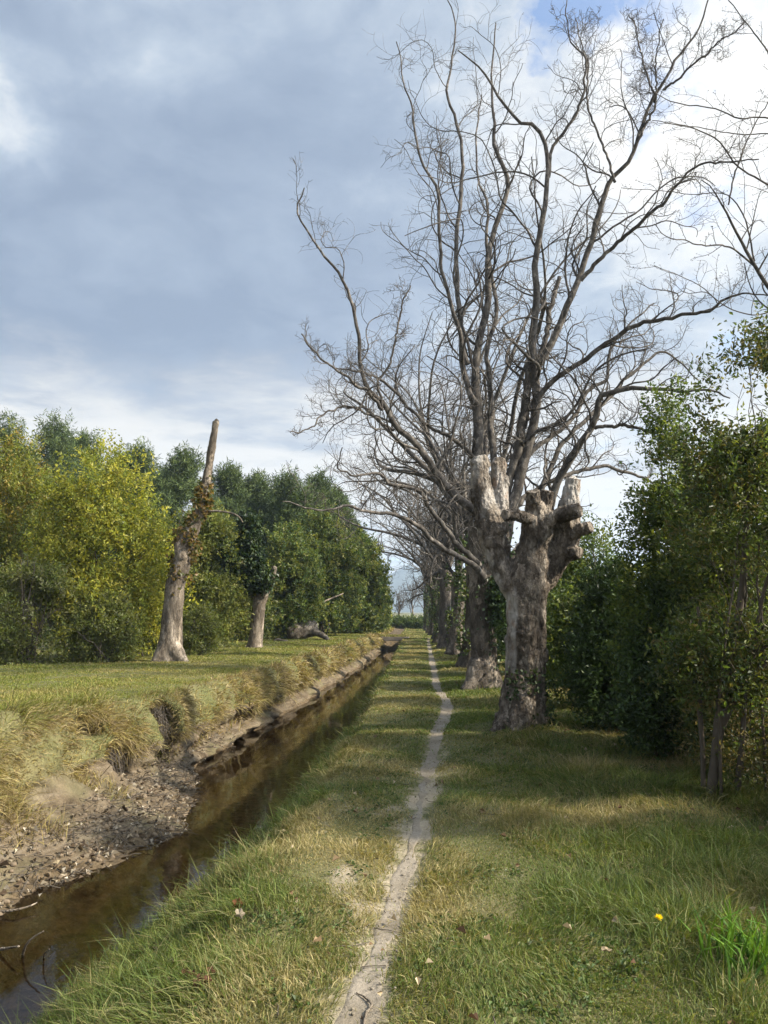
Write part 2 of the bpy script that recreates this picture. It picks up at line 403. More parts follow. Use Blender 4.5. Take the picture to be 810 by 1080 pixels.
Cg = np.stack([worn, bank, wet], -1)
idx = np.arange(NY*NS).reshape(NY, NS)
Fg = np.stack([idx[:-1, :-1], idx[:-1, 1:], idx[1:, 1:], idx[1:, :-1]], -1).reshape(-1, 4)
gmb = MB().add(V, [Fg], Cg.reshape(-1, 3)); ground = gmb.build('ground', M['ground'])
tag(ground, 'grassy earth banks on both sides of the canal', None, kind='structure')

def ground_z(x, y):                    # height of the walked side
    j = np.clip(np.searchsorted(ys, y)-1, 0, NY-2); row = V[j]; k = row[:, 0] > -2.0
    return float(np.interp(x, row[k, 0], row[k, 2]))
def left_z(x, y):
    j = np.clip(np.searchsorted(ys, y)-1, 0, NY-2); row = V[j]; k = (TG[0] <= 1)
    return float(np.interp(x, row[k, 0], row[k, 2]))

# water sheet
wy = np.linspace(-8, 49.5, 120)
wv = np.stack([np.stack([xl(wy)-.25, wy, 0*wy+WZ], -1), np.stack([wr(wy)+.35, wy, 0*wy+WZ], -1)], 1)
wi = np.arange(240).reshape(120, 2)
wo = MB().add(wv, [np.stack([wi[:-1, 0], wi[:-1, 1], wi[1:, 1], wi[1:, 0]], -1)]).build('canal_water', M['water'])
tag(wo, 'shallow brown canal water', None, kind='structure')

# trodden path, a narrow worn sheet just above the turf
py = np.concatenate([np.arange(-6, 14, .05), np.arange(14, 47, .12)])
u = np.linspace(-1, 1, 13)
hw = .067+.045*(fbm(np.stack([py*1.5, 0*py, 0*py], -1), 3, 4)-.5)*2+.03*(py > 8)+.012*np.sin(py*.6)
el = .11*(fbm(np.stack([py*5, 0*py+9, 0*py], -1), 3, 14)-.5); er = .11*(fbm(np.stack([py*5, 0*py+29, 0*py], -1), 3, 15)-.5)
px_ = path_x(py)[:, None]+u[None]*hw[:, None]+np.where(u < 0, -u, 0)[None]*-el[:, None]+np.where(u > 0, u, 0)[None]*er[:, None]
pz = np.empty_like(px_)
for i, y in enumerate(py):
    j = int(np.clip(np.searchsorted(ys, y)-1, 0, NY-2)); f = (y-ys[j])/(ys[j+1]-ys[j])
    k = TG[0] >= 5
    pz[i] = np.interp(px_[i], V[j, k, 0], V[j, k, 2])*(1-f)+np.interp(px_[i], V[j+1, k, 0], V[j+1, k, 2])*f
pz += .005+(fbm(np.stack([px_*9, py[:, None]*7+0*px_, 0*px_], -1), 3, 19)-.5)*.010
pz[:, 0] -= .012; pz[:, -1] -= .012; pz[:, 1] -= .004; pz[:, -2] -= .004
pi_ = np.arange(px_.size).reshape(px_.shape)
po = MB().add(np.stack([px_, py[:, None]*np.ones((1, 13)), pz], -1), [np.stack([pi_[:-1, :-1], pi_[:-1, 1:], pi_[1:, 1:], pi_[1:, :-1]], -1).reshape(-1, 4)]).build('path', M['path'])
tag(po, 'narrow trodden dirt path along the canal', None, kind='structure')
print('ground', time.time()-T0)

# ------------------------------------------------------------------ grass
fc = V.reshape(-1, 3)[Fg]; ctr = fc.mean(1)
n1 = np.cross(fc[:, 1]-fc[:, 0], fc[:, 3]-fc[:, 0]); area = np.linalg.norm(n1, axis=1); fn = nrm(n1)
ftg = TG.reshape(-1)[Fg[:, 0]]; fworn = worn.reshape(-1)[Fg].mean(1); fhm = (hm*np.ones((NY, NS))).reshape(-1)[Fg].mean(1)
rel = ctr-CAM; dist = np.linalg.norm(rel, axis=1); fwd = rel@FW
sx = 405+Fpx*(rel@RT)/np.maximum(fwd, .1); sy = 540-Fpx*(rel@UP)/np.maximum(fwd, .1)
vis = (fwd > .5) & (sx > -330) & (sx < 1080) & (sy < 1400) & (ctr[:, 1] < 75) & (ctr[:, 0] > -16) & (ctr[:, 0] < 7)
fpd = np.abs(ctr[:, 0]-path_x(ctr[:, 1]))
def grass(name, label, mask, dens, hgt, colf, seed, left=False, cap=400000):
    rng = np.random.default_rng(seed)
    w = area*dens*mask*vis; tot = w.sum(); n = int(min(tot, cap)); print(name, int(tot))
    k = rng.choice(len(w), n, p=w/tot); uv = rng.random((n, 2)); q = fc[k]
    p = (q[:, 0]*(1-uv[:, :1])+q[:, 1]*uv[:, :1])*(1-uv[:, 1:])+(q[:, 3]*(1-uv[:, :1])+q[:, 2]*uv[:, :1])*uv[:, 1:]
    d_ = dist[k]; h = hgt(p, k)*rng.uniform(.45, 1.3, n)*(1+.9*(rng.random(n) < .06)); nn = fn[k]
    wd = np.maximum(.0038, d_*.00075)*rng.uniform(.6, 1.3, n)
    clump = (fbm(p*np.array([3.5, 3.5, 1]), 2, seed)[:, None]-.5)*6*np.array([1, 0, 0])+(fbm(p*np.array([3.5, 3.5, 1])+50, 2, seed)[:, None]-.5)*6*np.array([0, 1, 0])
    lean = rng.normal(size=(n, 3))*.62+clump*(.2 if left else .45); lean[:, 2] = 0
    flat = (rng.random(n) < .28)[:, None]; lean = np.where(flat, nrm(lean)*1.7, lean)
    d0 = nrm(np.array([0, 0, 1.])*np.where(flat, .35, .8)+nn*.35+lean*.6)
    out = nrm(nn*np.array([1, 1, .2])+1e-6)
    drp = lean*.9+np.array([0, 0, -.42])
    if left:
        steep = (1-np.clip(nn[:, 2:], 0, 1)); d0 = nrm(d0+out*steep*.5-np.array([0, 0, .75])*steep); drp = drp+out*steep*1.0+np.array([0, 0, -1.3])*steep
    a = p-nn*.004; b = a+d0*h[:, None]*.5; d1 = nrm(d0+drp*rng.uniform(.4, 1.5, (n, 1))); c = b+d1*h[:, None]*.5
    sd = nrm(np.cross(d0, rng.normal(size=(n, 3))+np.array([0, -.6, 0])))*wd[:, None]*.5
    bb = a*.1+b*.9
    Vb = np.stack([a-sd, a+sd, bb+sd*.85, bb-sd*.85, c], 1); i = np.arange(n)[:, None]*5
    C = colf(p, k, rng, n); C = np.where(flat, C*.4+palette(rng, n, [(.20, .165, .085), (.15, .12, .06), (.26, .21, .12)], .2)*.6, C)
    Cv = np.repeat(C, 5, 0)
    o = MB().add(Vb, [i+np.array([[0, 1, 2, 3]]), i+np.array([[3, 2, 4]])], Cv).build(name, M['grass'])
    return tag(o, label, 'grass', kind='stuff')
GREEN = np.array([(.072, .112, .022), (.105, .142, .03), (.14, .165, .042), (.06, .095, .022)])
DRY = np.array([(.30, .25, .11), (.24, .20, .085), (.36, .30, .16), (.20, .18, .07)])
def dfall(d): return 17000*(3.2/np.maximum(d, 3.0))**1.45
# walked side
edge = sstep(-.75, -1.25, ctr[:, 0]); rightg = sstep(.55, 1.3, ctr[:, 0])
pn = fbm(np.stack([ctr[:, 0]*1.8, ctr[:, 1]*1.8, 0*ctr[:, 0]], -1), 3, 41)
mR = np.isin(ftg, (5, 6, 7)) & (ctr[:, 2] > -.80)
dR = dfall(dist)*np.clip((.05+sstep(.05, .15, fpd))*1.1-fworn*.75*(pn < .6), .015, 1)*(.75+.8*sstep(.38, .58, pn))*np.where(ctr[:, 0] > 2.9, .35, 1)
def hR(p, k):
    e = sstep(-.6, -1.2, p[:, 0]); r = sstep(.5, 1.5, p[:, 0]); c = fbm(p*np.array([2.2, 2.2, 1]), 3, 77)
    near = sstep(12, 6, p[:, 1])
    return (.034+.075*e+.045*r*near+.02*r)*(.6+1.1*sstep(.35, .65, c))
def cR(p, k, rng, n):
    c = fbm(p*np.array([1.1, 1.1, 1]), 3, 55)+rng.normal(0, .13, n)+.16*np.exp(-((p[:, 0]+.4)/.6)**2)-.05*(p[:, 0] < -1.0)
    c = c+.05*(p[:, 0] > 1.2)
    t = sstep(.50, .80, c)[:, None]
    g = palette(rng, n, GREEN, .2); d = palette(rng, n, DRY, .18)
    return g*(1-t)+d*t
grass('grass', 'green and straw grass on the path side of the canal', mR, dR, hR, cR, 1, False, 700000)
open_ = np.ones(len(ctr))                 # bare earth round the mouths of the hollows
for (hy, hz, ry, rz, dp) in HOL[:3]:
    open_ *= 1-.97*((np.abs(ctr[:, 1]-hy) < ry*1.25) & (ctr[:, 2] > hz-rz*1.2) & (ctr[:, 2] < hz+rz*1.05) & (ctr[:, 0] > -5.6) & (ctr[:, 0] < -3))
mL = np.isin(ftg, (1, 2)) | ((ftg == 3) & (ctr[:, 2] > -.60))
pl = fbm(np.stack([ctr[:, 1]*2.2, ctr[:, 2]*2.2+ctr[:, 0], 0*ctr[:, 0]], -1), 3, 61)
dL = 20000*(3.2/np.maximum(dist, 3.0))**1.45*np.where(ftg == 3, sstep(.42, .60, pl)*(.16+.7*sstep(-.5, -.28, ctr[:, 2])), np.where(ftg == 2, (.16+.8*sstep(.38, .6, pl)), .9))*open_*np.where(ctr[:, 0] < -9.5, .3, 1)
def hL(p, k):
    c = fbm(p*np.array([1.6, 1.6, 1.6]), 3, 78)
    return (.034+.095*(ftg[k] == 2)+.13*(ftg[k] == 3)+.06*(ftg[k] == 2)*(p[:, 2] < .05)*(p[:, 1] > 10))*(.5+1.1*sstep(.35, .65, c))
def cL(p, k, rng, n):
    c = fbm(p*np.array([.8, .8, 1.5]), 3, 56)+rng.normal(0, .12, n)+.05+(.18+.12*sstep(11.5, 10, p[:, 1]))*(ftg[k] == 2)*sstep(.46, .22, p[:, 2])+.2*(ftg[k] == 3)-.15*(ftg[k] == 1)+.10*(ftg[k] == 2)*sstep(.5, .3, p[:, 2])
    t = sstep(.40, .70, c)[:, None]
    g = palette(rng, n, [(.11, .145, .024), (.15, .17, .03), (.19, .19, .04), (.10, .13, .024)], .18); d = palette(rng, n, [(.34, .27, .10), (.28, .225, .085), (.40, .33, .15), (.24, .21, .07)], .18)
    br = palette(rng, n, [(.20, .15, .075), (.13, .095, .05), (.28, .22, .12)], .25); d = np.where(((ftg[k] >= 2) & (rng.random(n) < .55))[:, None], br, d)
    return g*(1-t)+d*t
grass('dry_grass', 'yellowed long grass hanging over the far canal bank', mL, dL, hL, cL, 2, True, 520000)
print('grass', time.time()-T0)

# ------------------------------------------------------------------ trees
def limb(pts, Y0, Y1, n=44, rng=None, wob=.02):
    """traced limb: (px, py, width px) list, running from Y0 to Y1 metres ahead"""
    pts = np.array(pts, float); L = np.concatenate([[0], np.cumsum(np.hypot(*np.diff(pts[:, :2], axis=0).T))]); L /= L[-1]
    q = np.array([[*PT(a, b, Y0+(Y1-Y0)*l**1.2), w*.5/Fpx*(Y0+(Y1-Y0)*l)] for (a, b, w), l in zip(pts, L)])
    q = resample(q, n); r = np.maximum(q[:, 3], .004)
    if rng is not None:
        w = np.cumsum(rng.normal(size=(n, 3)), 0); w -= np.linspace(0, 1, n)[:, None]*w[-1]; q[:, :3] += w*wob*.15
    return q[:, :3], r

def fork_mesh(chains, voxel, seed, disp=.02, freq=5, k=16):
    """several overlapping tubes fused into one skin, then roughened"""
    mb = MB()
    for q, r in chains:
        v, f = tubes(q, r, k, cap=True); mb.add(v, f)
    o = mb.build('tmp', M['bark'])
    md = o.modifiers.new('r', 'REMESH'); md.mode = 'VOXEL'; md.voxel_size = voxel
    sm = o.modifiers.new('s', 'SMOOTH'); sm.iterations = 3; sm.factor = .5
    dg = bpy.context.evaluated_depsgraph_get(); ev = o.evaluated_get(dg); me = ev.to_mesh()
    v = np.empty(len(me.vertices)*3); me.vertices.foreach_get('co', v); v = v.reshape(-1, 3)
    nr = np.empty(len(me.vertices)*3); me.vertex_normals.foreach_get('vector', nr); nr = nr.reshape(-1, 3)
    me.calc_loop_triangles(); t = np.empty(len(me.loop_triangles)*3, np.int32); me.loop_triangles.foreach_get('vertices', t)
    ev.to_mesh_clear(); old = o.data; bpy.data.objects.remove(o); bpy.data.meshes.remove(old)
    s = np.array([freq, freq, freq*.55])
    v = v+nr*((fbm(v*s, 4, seed)-.5)*2*disp+(fbm(v*s*5, 3, seed+3)-.5)*disp*.7)[:, None]
    return v, t.reshape(-1, 3), nr

def cut_ends(parent, chains, ids, origin):
    for i in ids:
        q, r = chains[i]; d = nrm(q[-1]-q[-3]); rr = r[-1]*.80
        mb = MB(); v, f = tubes(np.array([q[-1]-d*.06, q[-1]-d*.018, q[-1]-d*.010]), np.array([rr, rr, rr*.82]), 18, True)
        v = v+(fbm(v*25, 2, i)-.5)[:, None]*.012
        mb.add(v, f); mb.build('cut_end', M['cut'], parent, False, origin)

def pick(q, *pp):
    return q
# --- the topped plane tree beside the path
rng = np.random.default_rng(11)
org = np.array([1.4, 10.55, ground_z(1.4, 10.5)-.02])
ch = [limb([(547, 779, 66), (549, 764, 54), (552, 745, 46), (554, 707, 42), (555, 650, 42), (557, 612, 44), (561, 592, 40), (564, 574, 34), (568, 556, 38), (570, 540, 32), (570, 530, 26)], 10.55, 10.55, 40),
      limb([(566, 548, 20), (563, 534, 16), (562, 517, 15)], 10.5, 10.35, 10),
      limb([(573, 546, 20), (576, 532, 16), (578, 517, 15)], 10.5, 10.45, 10),
      limb([(566, 548, 16), (552, 546, 13), (540, 543, 13), (531, 543, 14)], 10.45, 10.2, 10),
      limb([(560, 618, 36), (575, 606, 30), (588, 588, 27), (598, 567, 28), (600, 545, 24), (602, 525, 20), (605, 504, 17)], 10.6, 10.45, 24),
      limb([(572, 553, 18), (588, 546, 18), (600, 541, 17), (611, 538, 15)], 10.45, 10.15, 10),
      limb([(598, 566, 20), (610, 560, 15), (623, 555, 13)], 10.5, 10.3, 10),
      limb([(594, 580, 20), (604, 582, 17), (612, 583, 12)], 10.5, 10.3, 8),
      limb([(556, 640, 34), (545, 622, 30), (533, 604, 28), (526, 588, 27), (519, 565, 29), (513, 540, 26), (508, 515, 22), (504, 484, 19)], 10.6, 10.9, 26),
      limb([(520, 572, 22), (528, 548, 20), (527, 520, 17), (526, 485, 16)], 10.75, 11.0, 18),
      limb([(553, 735, 30), (538, 760, 22), (519, 776, 12)], 10.5, 10.3, 12),
      limb([(556, 735, 30), (569, 758, 22), (578, 778, 12)], 10.5, 10.4, 12),
      limb([(553, 735, 30), (548, 760, 24), (541, 781, 12)], 10.4, 10.05, 12),
      limb([(555, 742, 30), (560, 760, 22), (566, 776, 12)], 10.6, 11.1, 12)]
v, t, nr = fork_mesh(ch, .0125, 5, .032, 5.5)
rdg = 1-np.abs(2*fbm(v*np.array([13, 13, 3.2]), 3, 71)-1); v = v-nr*(sstep(.72, .98, rdg)*.014)[:, None]+nr*(sstep(.62, .75, fbm(v*np.array([6, 6, 4.]), 2, 72))*.03)[:, None]
d8 = np.min([np.linalg.norm(v-p, axis=1) for i in (8, 9) for p in ch[i][0][5:]], 0)
rb = (v-CAM)@RT/((v-CAM)@FW)*Fpx+405; rz = 540-(v-CAM)@UP/((v-CAM)@FW)*Fpx
pale = sstep(.26, .14, d8)*.48+.55*sstep(552, 542, rb)*sstep(596, 625, rz)*sstep(735, 690, rz)
pale = np.maximum(pale, .75*sstep(.2, .1, np.min([np.linalg.norm(v-p, axis=1) for p in ch[4][0][15:]], 0)))
pale = pale+(fbm(v*np.array([7, 7, 2.5]), 3, 8)-.5)*.75
pt = thing('topped_plane_tree', 'thick forked plane trunk sawn off at its stubs, nearest tree beside the path', 'tree', org)
MB().add(v, [t], np.stack([pale]*3, 1)).build('trunk', M['bark'], pt, True, org)
cut_ends(pt, ch, (1, 2, 3, 4, 5, 6, 8, 9), org)
mb = MB(); n_ = 520
aa = rng.uniform(-2.4, -.3, n_); hh = rng.random(n_)**1.5*.75
pv = np.stack([1.46+.36*np.cos(aa)+.0*hh, 10.55+.36*np.sin(aa), org[2]+hh+.02], 1); pv = pv[fbm(pv*5, 2, 3) > .48]
leaves(mb, rng, pv+rng.normal(size=pv.shape)*.02, rng.normal(size=pv.shape)+np.array([0, -.5, .3]), .055, palette(rng, len(pv), [(.035, .06, .02), (.05, .075, .025), (.02, .04, .015)]), .8)
mb.build('ivy', M['gloss'], pt, False, org)

def bare_crown(mb, rng, mains, radii, c2=9, c3=7, c4=5, scale=1.0, rm=.0035, k1=9):
    P1 = np.stack(mains); R1 = np.stack(radii)
    v, f = tubes(P1, R1, k1); mb.add(v, f)
    P2, R2 = grow(rng, P1, R1, c2, 18, .36*scale, .12, .92, .36, .09, .42, (25, 58), .006, .5, 3.4)
    v, f = tubes(P2, R2, 5); mb.add(v, f)
    P3, R3 = grow(rng, P2, R2, c3, 12, .55, .08, .9, .37, .05, .55, (30, 70), rm*1.25, .2, 1.2)
    v, f = tubes(P3, R3, 4); mb.add(v, f)
    if c4:
        P4, R4 = grow(rng, P3, R3, c4, 8, .6, .08, .95, .30, .03, .65, (30, 75), rm, .1, .55)
        v, f = tubes(P4, R4, 3); mb.add(v, f)
    return P2

# --- the big bare plane tree behind it
rng = np.random.default_rng(21)
Yt = 15.95
LB = [
 ([(508, 548, 14), (504, 539, 12), (478, 522, 11), (460, 501, 10), (436, 471, 9), (415, 452, 8), (401, 428, 7), (383, 409, 6), (375, 380, 5), (374, 356, 5), (367, 327, 4.4), (359, 298, 4), (332, 259, 3), (313, 225, 2.4), (321, 198, 1.6)], 15.7, 13.6),
 ([(403, 430, 5), (383, 409, 4.4), (371, 405, 4), (344, 380, 3), (328, 365, 2.6), (318, 352, 1.8)], 14.4, 13.4),
 ([(402, 432, 4), (402, 424, 3.6), (404, 403, 3.2), (414, 385, 3), (420, 362, 2.8), (425, 323, 2.4), (433, 301, 1.8)], 14.4, 14.4),
 ([(416, 453, 4), (412, 450, 3.6), (392, 440, 3.2), (371, 427, 3), (344, 439, 2.4), (330, 452, 2), (306, 456, 1.4)], 14.6, 13.2),
 ([(508, 500, 8), (494, 480, 6), (466, 458, 5), (442, 445, 4.5), (418, 417, 4), (389, 397, 3), (370, 392, 2.4), (353, 388, 1.6)], 15.9, 14.6),
 ([(512, 610, 11), (504, 593, 8), (484, 575, 7), (460, 542, 6), (445, 522, 5.4), (415, 510, 4.5), (404, 501, 4), (385, 501, 3), (365, 497, 2.6), (355, 490, 2), (361, 472, 1.4)], 15.6, 13.4),
 ([(510, 612, 10), (498, 596, 8), (466, 575, 6.5), (430, 550, 5.4), (398, 541, 4.4), (365, 534, 3.4), (344, 537, 2.6), (322, 534, 2), (298, 529, 1.4)], 15.5, 13.0),
 ([(506, 530, 20), (503, 500, 17), (503, 477, 15), (504, 441, 13), (502, 409, 12), (504, 376, 10), (512, 338, 9.5), (516, 310, 9), (518, 262, 7.5), (531, 215, 6.5), (535, 190, 6), (526, 165, 5.4), (521, 150, 5), (524, 130, 4), (520, 95, 3), (523, 24, 1.6)], 15.9, 16.4),
 ([(502, 425, 9), (496, 415, 8), (489, 385, 7.5), (488, 340, 7), (486, 272, 6), (491, 214, 5.4), (491, 169, 4.6), (483, 130, 4), (471, 98, 3.4), (474, 65, 2.6), (478, 24, 2), (472, 0, 1.4)], 15.9, 17.6),
 ([(493, 385, 7), (485, 362, 6), (465, 304, 5), (457, 262, 4.6), (457, 205, 4), (441, 172, 3.4), (433, 116, 2.6), (424, 92, 2), (418, 44, 1.4)], 15.9, 14.6),
 ([(524, 520, 11), (520, 476, 9), (519, 436, 8), (515, 403, 7), (514, 368, 6), (523, 330, 5.5), (520, 290, 5), (513, 255, 4.4), (515, 215, 3.6), (505, 190, 3), (502, 150, 2.4), (508, 100, 1.6)], 16.3, 18.2),
 ([(530, 560, 20), (537, 535, 16), (543, 523, 14), (553, 485, 13), (566, 430, 12), (563, 381, 11), (561, 349, 10), (567, 300, 9), (565, 283, 8.6), (577, 215, 7), (578, 178, 6), (575, 145, 5.4), (563, 129, 5), (548, 127, 4.4), (524, 101, 3.6), (504, 71, 2.6), (483, 53, 1.6)], 16.0, 15.4),
 ([(579, 185, 5), (584, 154, 4.4), (607, 124, 4), (617, 85, 3.2), (619, 57, 2.8), (604, 41, 2), (598, 0, 1.4)], 15.6, 15.2),
 ([(530, 545, 16), (538, 508, 13), (546, 474, 12), (554, 430, 11), (559, 385, 9), (562, 355, 7)], 16.1, 15.9),
 ([(564, 402, 11), (569, 385, 10), (594, 336, 9), (614, 289, 8), (630, 240, 7.4), (642, 203, 7), (650, 186, 6), (667, 164, 5.4), (675, 142, 5), (688, 109, 4.4), (704, 83, 4), (714, 62, 3.4), (732, 39, 2.8), (748, -4, 1.8)], 15.9, 14.4),
 ([(700, 95, 3.4), (713, 88, 3), (735, 70, 2.6), (755, 52, 2.2), (786, 23, 1.6)], 14.7, 13.6),
 ([(648, 192, 4), (644, 179, 3.4), (634, 145, 3), (622, 114, 2.8), (625, 70, 2.4), (618, 57, 2), (607, 20, 1.4)], 15.0, 16.4),
 ([(690, 107, 3.6), (688, 98, 3), (680, 80, 2.6), (675, 52, 2.2), (663, 16, 1.6)], 14.8, 15.6),
 ([(672, 150, 3.6), (690, 120, 3), (697, 95, 2.6), (694, 60, 2), (700, 20, 1.4)], 14.9, 14.0),
 ([(612, 294, 7), (619, 288, 6), (637, 274, 5.4), (668, 246, 5), (696, 218, 4.4), (711, 199, 3.6), (730, 179, 3), (766, 168, 2.4), (800, 168, 1.6)], 15.3, 12.8),
 ([(566, 425, 8), (571, 416, 7.4), (584, 398, 7), (612, 379, 6.6), (643, 354, 6.2), (659, 342, 6), (699, 333, 5), (745, 328, 4), (761, 317, 3.4), (782, 310, 2.6), (812, 312, 1.6)], 15.9, 13.0),
 ([(545, 520, 9), (556, 479, 7), (583, 460, 6), (607, 438, 5.4), (621, 414, 5), (640, 400, 4.4), (646, 367, 3.4), (665, 342, 2.6), (690, 320, 1.6)], 16.0, 17.2),
 ([(545, 590, 14), (570, 560, 12), (586, 525, 10.5), (596, 496, 10), (609, 474, 9), (626, 450, 8.6), (630, 426, 8), (646, 419, 7), (677, 416, 5.6), (708, 419, 4.4), (745, 414, 3), (770, 420, 1.8)], 16.0, 13.8),
 ([(628, 452, 5), (650, 448, 4.6), (680, 450, 4), (705, 460, 3), (730, 480, 1.8)], 14.9, 13.6),
 ([(556, 560, 10), (580, 500, 7), (600, 462, 6), (640, 420, 5), (665, 395, 4), (700, 372, 3), (735, 400, 1.6)], 16.2, 18.0),
 ([(565, 400, 8), (575, 335, 6.5), (590, 292, 5.5)], 16.2, 16.6),
 ([(534, 545, 9), (560, 520, 7), (600, 500, 5.6), (640, 492, 4.6), (680, 505, 3), (700, 520, 1.6)], 16.1, 17.5),
]
mains, rads = [], []
for pts, a, b in LB:
    q, r = limb(pts, a, b, 44, rng, .11); mains.append(q); rads.append(np.maximum(r*.82, .005))
org2 = np.array([1.38, Yt, ground_z(1.38, Yt)-.02])
big = thing('plane_tree', 'tallest bare plane tree with wide spreading limbs, just behind the topped trunk', 'tree', org2)
tch = [limb([(509, 735, 42), (509, 726, 34), (510, 705, 29), (510, 680, 27), (509, 650, 26), (508, 620, 27), (508, 590, 26), (506, 560, 25), (505, 530, 20)], Yt, Yt, 30),
       limb([(507, 625, 30), (518, 600, 26), (528, 570, 22), (534, 545, 18)], Yt, Yt+.1, 16),
       limb([(512, 615, 22), (535, 598, 18), (555, 575, 14)], Yt, Yt+.05, 12),
       limb([(507, 700, 26), (499, 720, 18), (488, 731, 10)], Yt-.1, Yt-.35, 10),
       limb([(510, 700, 26), (520, 718, 18), (530, 733, 10)], Yt, Yt, 10)]
v, t, _ = fork_mesh(tch, .03, 15, .03, 4)
MB().add(v, [t], np.full((len(v), 3), .2)).build('trunk', M['bark2'], big, True, org2)
mb = MB(); bare_crown(mb, rng, mains, rads, 11, 7, 4, rm=.0036)
mb.build('crown', M['branch'], big, True, org2)
mb = MB(); pv = np.array([1.72, Yt-.22, 2.0])+rng.normal(size=(2600, 3))*np.array([.17, .13, .55]); pv = pv[(pv[:, 2] > .3) & (fbm(pv*2, 2, 4) > .36)]
leaves(mb, rng, pv, rng.normal(size=pv.shape)+np.array([.3, -.4, -.3]), .085, palette(rng, len(pv), [(.02, .04, .014), (.035, .06, .02), (.05, .08, .02)]), .75)
mb.build('ivy', M['gloss'], big, False, org2)

# --- the rest of the row, copies of three grown trees
def row_tree(name, seed, ivy, label, group):
    rng = np.random.default_rng(seed); root = thing(name, label, 'tree', (0, 0, 0), group)
    h = rng.uniform(3.0, 3.8); n = 24; z = np.linspace(-.1, h, n)
    q = np.stack([.10*np.sin(z*.9+seed), .10*np.cos(z*.8+seed), z], 1)
    r = .245+.2*np.exp(-np.maximum(z, 0)*3.2)+.06*np.exp(-((z-h+.4)/.5)**2)
    a = np.arange(20)*2*np.pi/20
    RR = r[:, None]*(1+.10*np.sin(5*a+seed)[None]*np.exp(-np.maximum(z, 0)*1.5)[:, None]+.16*(fbm(np.stack([np.cos(a)[None]*2+0*z[:, None], np.sin(a)[None]*2+0*z[:, None], z[:, None]*2.5+0*a[None]], -1), 3, seed)-.5))
    mb = MB(); v, f = tubes(q[None], RR[None], 20, True); mb.add(v, f)
    mb.build('trunk', M['bark2'], root)
    mains, rads = [], []
    nm = 9
    for i in range(nm):
        az = i*2.4+rng.uniform(-.4, .4); tilt = rng.uniform(.06, .36) if i < 7 else rng.uniform(.7, 1.0)
        L = rng.uniform(9.6, 11.8) if i < 7 else rng.uniform(3, 4.6)
        d = np.array([math.cos(az)*math.sin(tilt)*.85, math.sin(az)*math.sin(tilt), math.cos(tilt)])
        p = q[-1-rng.integers(0, 5)]; pts = [p]; w = np.zeros(3)
        for s in range(29):
            w = .7*w+rng.normal(size=3)*.09; d = nrm(d+w*.6+np.array([0, 0, .03])); pts.append(pts[-1]+d*L/29)
        mains.append(np.array(pts)); r0 = rng.uniform(.065, .115); rads.append(r0*np.linspace(1, .12, 30)**1.15+.004)
    mb = MB(); bare_crown(mb, rng, mains, rads, 11, 7, 3, 1.0, .005, 7)
    mb.build('crown', M['branch'], root)
    if ivy:
        mb = MB(); k = 1500; zz = rng.random(k)*3.4+.4; aa = rng.uniform(0, 6.28, k)
        pv = np.stack([(.36+.1*rng.random(k))*np.cos(aa), (.36+.1*rng.random(k))*np.sin(aa), zz], 1); pv = pv[fbm(pv*1.4, 2, seed) > .47]
        leaves(mb, rng, pv, rng.normal(size=pv.shape)+np.array([0, 0, -.4]), .11, palette(rng, len(pv), [(.06, .09, .02), (.10, .12, .025), (.04, .07, .02)]), .75)
        mb.build('ivy', M['gloss'], root, False)
    return root
def dup(root, loc, rz, sc, label):
    r = root.copy(); COL.objects.link(r); r.location = loc; r.rotation_euler = (0, 0, rz); r.scale = (sc,)*3; r['label'] = label
    for c in [o for o in COL.objects if o.parent == root]:
        d = c.copy(); COL.objects.link(d); d.parent = r
    return r
ORD = ['third', 'fourth', 'fifth', 'sixth', 'seventh', 'eighth', 'ninth', 'tenth', 'eleventh', 'twelfth']
protos = [row_tree('plane_tree', 31, True, '', 'bare plane trees in the row along the path'), row_tree('plane_tree', 32, True, '', 'bare plane trees in the row along the path'), row_tree('plane_tree', 33, False, '', 'bare plane trees in the row along the path')]
ry = [21.6, 27.6, 33.6, 39.5, 45.5, 52, 58, 64, 70]
for i, y in enumerate(ry):
    x = [1.55, 1.45, 1.3, 1.25, 1.15, 1.2, 1.1, 1.0, .9][i]
    lab = ('bare plane tree%s, %s in the row counted from the topped trunk' % (' with ivied trunk' if i % 3 < 2 else '', ORD[i]))
    loc = (x, y, 0.02); rz = [0.3, 2.0, 4.0, 1.1, 5.2, 3.3, .9, 2.7, 4.4][i]; sc = [1.0, .96, 1.02, .95, 1, .97, 1, 1, .96][i]
    if i < 3:
        r = protos[i]; r.location = loc; r.rotation_euler = (0, 0, rz); r.scale = (sc,)*3; r['label'] = lab
    else: dup(protos[i % 3], loc, rz, sc, lab)
print('plane trees', time.time()-T0)

